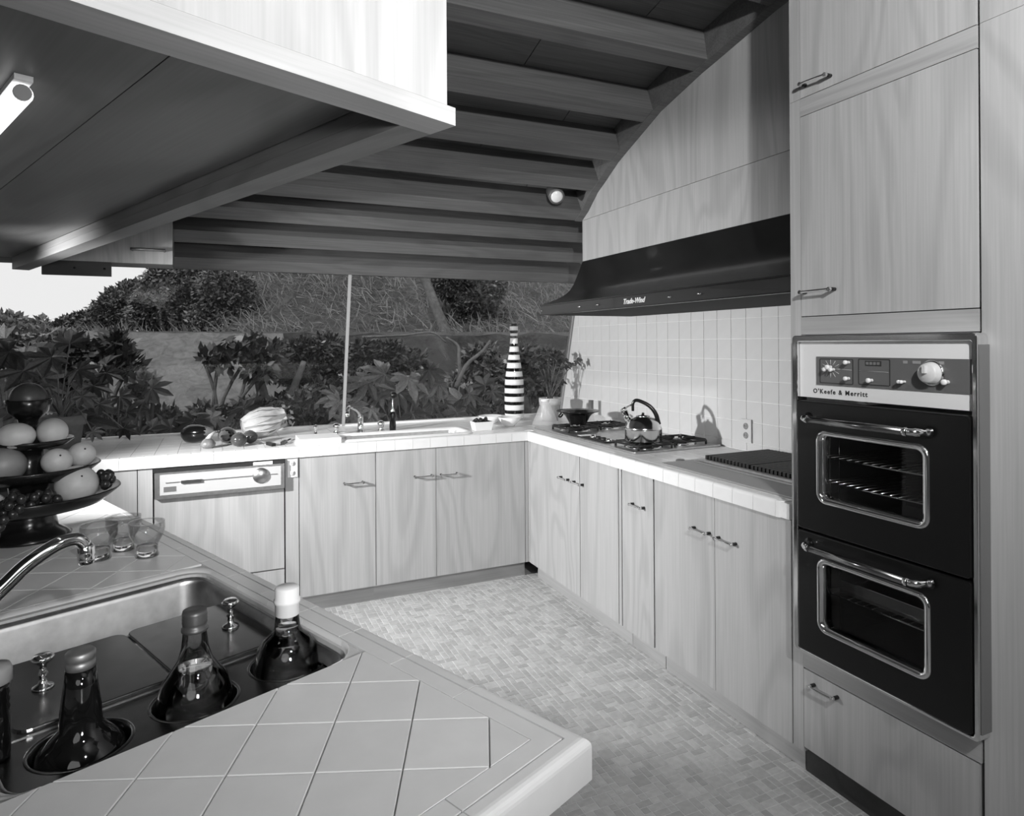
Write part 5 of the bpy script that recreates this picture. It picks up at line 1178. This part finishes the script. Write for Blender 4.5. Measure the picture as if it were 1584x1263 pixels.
# dry stems over the hillside
bm = nb()
for k in range(9000):
    y = rh.uniform(7.7, 14.5); x = rh.uniform(-1.6, 7.0) * y / 11
    z = hill(x, y) - 0.03; L_ = rh.uniform(0.12, 0.42); a = rh.uniform(-1.9, 1.9); d = Vector((math.sin(a), rh.uniform(-.4, .1), math.cos(a) * 0.7 + 0.15)) * L_; s_ = Vector((0.0045, 0, 0.002)) * rh.uniform(0.6, 1.8); p = Vector((x, y, z))
    q = p + d * 0.55 + Vector((rh.uniform(-.05, .05), 0, rh.uniform(-.02, .04)))
    A = [bm.verts.new(v) for v in (p - s_, p + s_, q + s_ * 0.8, q - s_ * 0.8)]; bm.faces.new(A); e_ = bm.verts.new(p + d + Vector((rh.uniform(-.08, .08), 0, rh.uniform(-.06, .02)))); bm.faces.new((A[3], A[2], e_))
part('dry_scrub', bm, M['twig'], hl, kind='stuff')
def cloud(root, blobs, n, size, mat, seed, nm='foliage', shape=1.7):
    r = random.Random(seed); bm = nb(); tot = sum(b_[1][0] * b_[1][2] for b_ in blobs)
    for c, rad in blobs:
        for k in range(int(n * rad[0] * rad[2] / tot)):
            u = Vector((r.gauss(0, 1), r.gauss(0, 1), r.gauss(0, 1))).normalized(); f_ = r.uniform(0.55, 1.06)
            p = Vector(c) + Vector((u.x * rad[0], u.y * rad[1], u.z * rad[2])) * f_
            e1 = (u * 0.4 + Vector((r.uniform(-1, 1), r.uniform(-1, 1), r.uniform(-1, 1)))).normalized(); e2 = e1.orthogonal().normalized(); e2 = (e2 + e1.cross(e2) * r.uniform(-1, 1)).normalized(); s_ = size * r.uniform(0.6, 1.4)
            m_ = p + e1 * s_ * shape * 0.5
            V_ = [bm.verts.new(v) for v in (p, m_ + e2 * s_ * 0.36, p + e1 * s_ * shape, m_ - e2 * s_ * 0.36)]
            bm.faces.new((V_[0], V_[1], V_[2])); bm.faces.new((V_[0], V_[2], V_[3]))
    return part(nm, bm, mat, root, kind='stuff')
def shrub(name, lab, cat, base, blobs, n, size, mat, seed, grp=None, stems=5):
    t_ = thing(name, lab, cat, base, grp); bm = nb(); r = random.Random(seed + 50)
    for k in range(stems):
        c = Vector(blobs[k % len(blobs)][0]); tube(bm, curve_pts([Vector(base) + Vector((r.uniform(-.05, .05), r.uniform(-.05, .05), -0.05)), Vector(base) * 0.45 + c * 0.55 + Vector((r.uniform(-.1, .1), 0, 0)), c + Vector((r.uniform(-.15, .15), 0, r.uniform(0, .15)))], 4), [0.022] * 4 + [0.014] * 4 + [0.008], 6)
    part('stems', bm, M['bark'], t_); cloud(t_, blobs, n, size, mat, seed); return t_
G = 'trees on the far hillside'
def at(px, py, y):
    d = fw + r2 * ((px - 792) / 1012.2) - u2 * ((py - 532.2) / 1012.2); t_ = y / d.y; return Vector((0, 0, 1.455)) + d * t_
def tree_at(name, lab, spots, y, n, size, mat, seed, grp=None, cat='tree'):
    """spots: (view column, view row, half-width) measured on the far scene, turned into a crown at distance y with its own depth"""
    blobs = []
    for sx, sy, hw in spots:
        p = at(sx, sy, y); r_ = hw / 1012.2 * y * 1.1; blobs.append((p, (r_, r_ * 0.8, r_ * 0.8)))
    b0 = Vector(blobs[0][0]); base_ = Vector((b0.x, b0.y + 0.1, hill(b0.x, max(7.7, y)) - 0.05 if y > 7.6 else max(0.0, b0.z - 0.9)))
    return shrub(name, lab, cat, base_, blobs, n, size, mat, seed, grp)
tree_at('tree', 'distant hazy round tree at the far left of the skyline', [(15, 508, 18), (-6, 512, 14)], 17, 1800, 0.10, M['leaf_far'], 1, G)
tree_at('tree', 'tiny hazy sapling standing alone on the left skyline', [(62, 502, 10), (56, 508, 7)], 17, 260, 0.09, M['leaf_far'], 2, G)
tree_at('tree', 'dark low tree on the skyline left of the stepped treetops', [(132, 500, 16), (112, 512, 20), (90, 522, 20)], 14, 9000, 0.048, M['leaf_mid'], 3, G)
tree_at('tree', 'rounded dark tree on the skyline, higher than the one to its left', [(185, 468, 20), (208, 455, 20), (170, 490, 24), (150, 505, 16)], 13, 13000, 0.045, M['leaf_mid'], 4, G)
tree_at('tree', 'tall spreading tree whose leaves reach the top left of the window', [(270, 440, 36), (250, 470, 34), (310, 430, 34), (290, 480, 36), (262, 425, 20), (230, 490, 26)], 10.5, 24000, 0.038, M['leaf_mid'], 5, G)
tree_at('tree', 'dark bushy tree behind the top of the bank, left half of the window', [(350, 450, 36), (330, 495, 30), (375, 490, 26)], 10, 10000, 0.038, M['leaf_mid'], 6, G)
tree_at('tree', 'tall dark tree reaching the beam right of the window bar', [(700, 440, 30), (735, 470, 36), (755, 445, 30), (720, 505, 30), (765, 500, 26)], 8.6, 14000, 0.036, M['leaf_dark'], 7, G)
G2 = 'shrubs beyond the glass'
tree_at('shrub', 'feathery dark shrub with layered sprays in front of the bank', [(322, 553, 9), (345, 556, 12), (378, 548, 14), (392, 528, 9), (402, 565, 20), (418, 545, 16), (350, 528, 6)], 5.9, 620, 0.06, M['leaf_dark'], 11, G2, 'shrub')
tree_at('shrub', 'dense black-leaved shrub left of the upright window bar', [(470, 548, 26), (500, 545, 28), (480, 585, 30), (515, 580, 24), (445, 575, 20)], 6.3, 8000, 0.036, M['leaf_dark'], 12, G2, 'shrub')
tree_at('shrub', 'dark shrub just right of the upright window bar', [(565, 548, 24), (605, 552, 26), (585, 575, 28), (640, 560, 18)], 6.3, 6500, 0.036, M['leaf_dark'], 13, G2, 'shrub')
tree_at('shrub', 'dark shrub between the striped bottle and the right corner', [(825, 590, 26), (845, 560, 24), (815, 555, 22), (850, 610, 22)], 5.6, 3000, 0.045, M['leaf_dark'], 14, G2, 'shrub')
tree_at('shrub', 'leafy dark shrub directly behind the striped bottle', [(745, 560, 30), (775, 590, 30), (720, 600, 30), (760, 625, 34)], 5.8, 4200, 0.045, M['leaf_mid'], 15, G2, 'shrub')
tree_at('shrub', 'small-leaved grey shrub at the left end of the bank', [(70, 540, 28), (105, 535, 20), (30, 535, 26), (10, 550, 26)], 6.8, 7500, 0.035, M['leaf_pale'], 16, G2, 'shrub')
tree_at('shrub', 'dark clump of leaves against the left edge of the bank', [(118, 548, 20), (136, 560, 14), (108, 575, 20)], 5.7, 1500, 0.05, M['leaf_dark'], 17, G2, 'shrub')
tree_at('shrub', 'slender shrub with fan-like leaf tips in front of the bank', [(178, 532, 12), (186, 555, 12), (205, 572, 10), (168, 545, 8)], 5.6, 420, 0.06, M['leaf_dark'], 18, G2, 'shrub')
tree_at('shrub', 'tiny leafy sprig low in front of the bank', [(222, 595, 12), (216, 610, 9)], 5.5, 260, 0.045, M['leaf_mid'], 19, G2, 'shrub')
tree_at('shrub', 'low dark planting along the foot of the bank', [(180, 672, 32), (250, 668, 32), (320, 660, 32), (390, 650, 34), (450, 645, 36), (120, 672, 32)], 5.7, 8000, 0.042, M['leaf_dark'], 20, G2, 'shrub')
tree_at('shrub', 'low leafy planting under the right half of the window', [(560, 620, 44), (640, 620, 44), (700, 635, 40), (500, 625, 36), (760, 645, 34)], 5.7, 8000, 0.045, M['leaf_dark'], 21, G2, 'shrub')
G3 = 'broad-leaved plants against the glass'
broad_plant('aralia', 'broad-leaved plant outside at the far left end of the window', 'plant', (-1.18, 5.0, 0.55), 1.52, 16, 0.21, ['mid', 'dark', 'pale'], 31, 0.42, G3)
broad_plant('aralia', 'broad-leaved plant outside behind the potted plant', 'plant', (-0.62, 5.15, 0.5), 1.36, 10, 0.16, ['mid', 'dark'], 32, 0.28, G3)
broad_plant('aralia', 'low broad-leaved plant outside behind the eggplants', 'plant', (-0.05, 4.85, 0.55), 1.04, 12, 0.15, ['mid', 'dark', 'pale'], 33, 0.33, G3)
broad_plant('aralia', 'broad-leaved plant outside between window bar and faucet', 'plant', (0.90, 4.9, 0.55), 1.10, 11, 0.15, ['mid', 'pale'], 34, 0.30, G3)
broad_plant('aralia', 'large broad-leaved plant outside behind the pepper mill', 'plant', (1.32, 5.0, 0.5), 1.27, 17, 0.20, ['mid', 'pale', 'mid'], 35, 0.40, G3)
broad_plant('aralia', 'broad-leaved plant outside behind the berry box', 'plant', (1.72, 4.95, 0.5), 1.16, 14, 0.17, ['mid', 'pale', 'dark'], 36, 0.36, G3)
broad_plant('aralia', 'broad-leaved plant outside left of the striped bottle', 'plant', (2.02, 5.1, 0.5), 1.12, 10, 0.16, ['mid', 'dark'], 37, 0.30, G3)
def trunk(lab, pts, rad, nm='bare_tree', mat='bark', grp='bare trunks in the garden'):
    t_ = thing(nm, lab, 'tree', pts[0], grp); bm = nb(); c = curve_pts(pts, 6); tube(bm, c, [rad[0] + (rad[1] - rad[0]) * i / (len(c) - 1) for i in range(len(c))], 9); part('stem', bm, M[mat], t_); return t_
def A(px, py, y): return tuple(at(px, py, y))
trunk('pale leaning trunk behind the cabbage', [A(422, 690, 5.9), A(412, 640, 5.95), A(400, 585, 6.0), A(385, 545, 6.0)], (0.065, 0.03))
trunk('pale curved trunk right of the cabbage', [A(455, 685, 5.9), A(447, 650, 5.95), A(452, 610, 6.0), A(470, 560, 6.1)], (0.055, 0.025))
trunk('grey leaning trunk in the middle of the right window pane', [A(700, 540, 8.0), A(690, 515, 8.1), A(672, 470, 8.25), A(655, 425, 8.4), A(648, 405, 8.4)], (0.075, 0.055))
trunk('bare forked branch bending to the right, left of the striped bottle', [A(705, 600, 5.5), A(722, 565, 5.5), A(745, 545, 5.55), A(758, 528, 5.6)], (0.022, 0.012))
trunk('bare hooked branch left of the striped bottle', [A(712, 590, 5.6), A(710, 555, 5.6), A(708, 535, 5.65), A(690, 522, 5.7)], (0.020, 0.010))
trunk('thin bare twig arching over the right window pane', [A(560, 522, 6.4), A(625, 519, 6.4), A(668, 515, 6.4), A(690, 530, 6.4)], (0.014, 0.008))
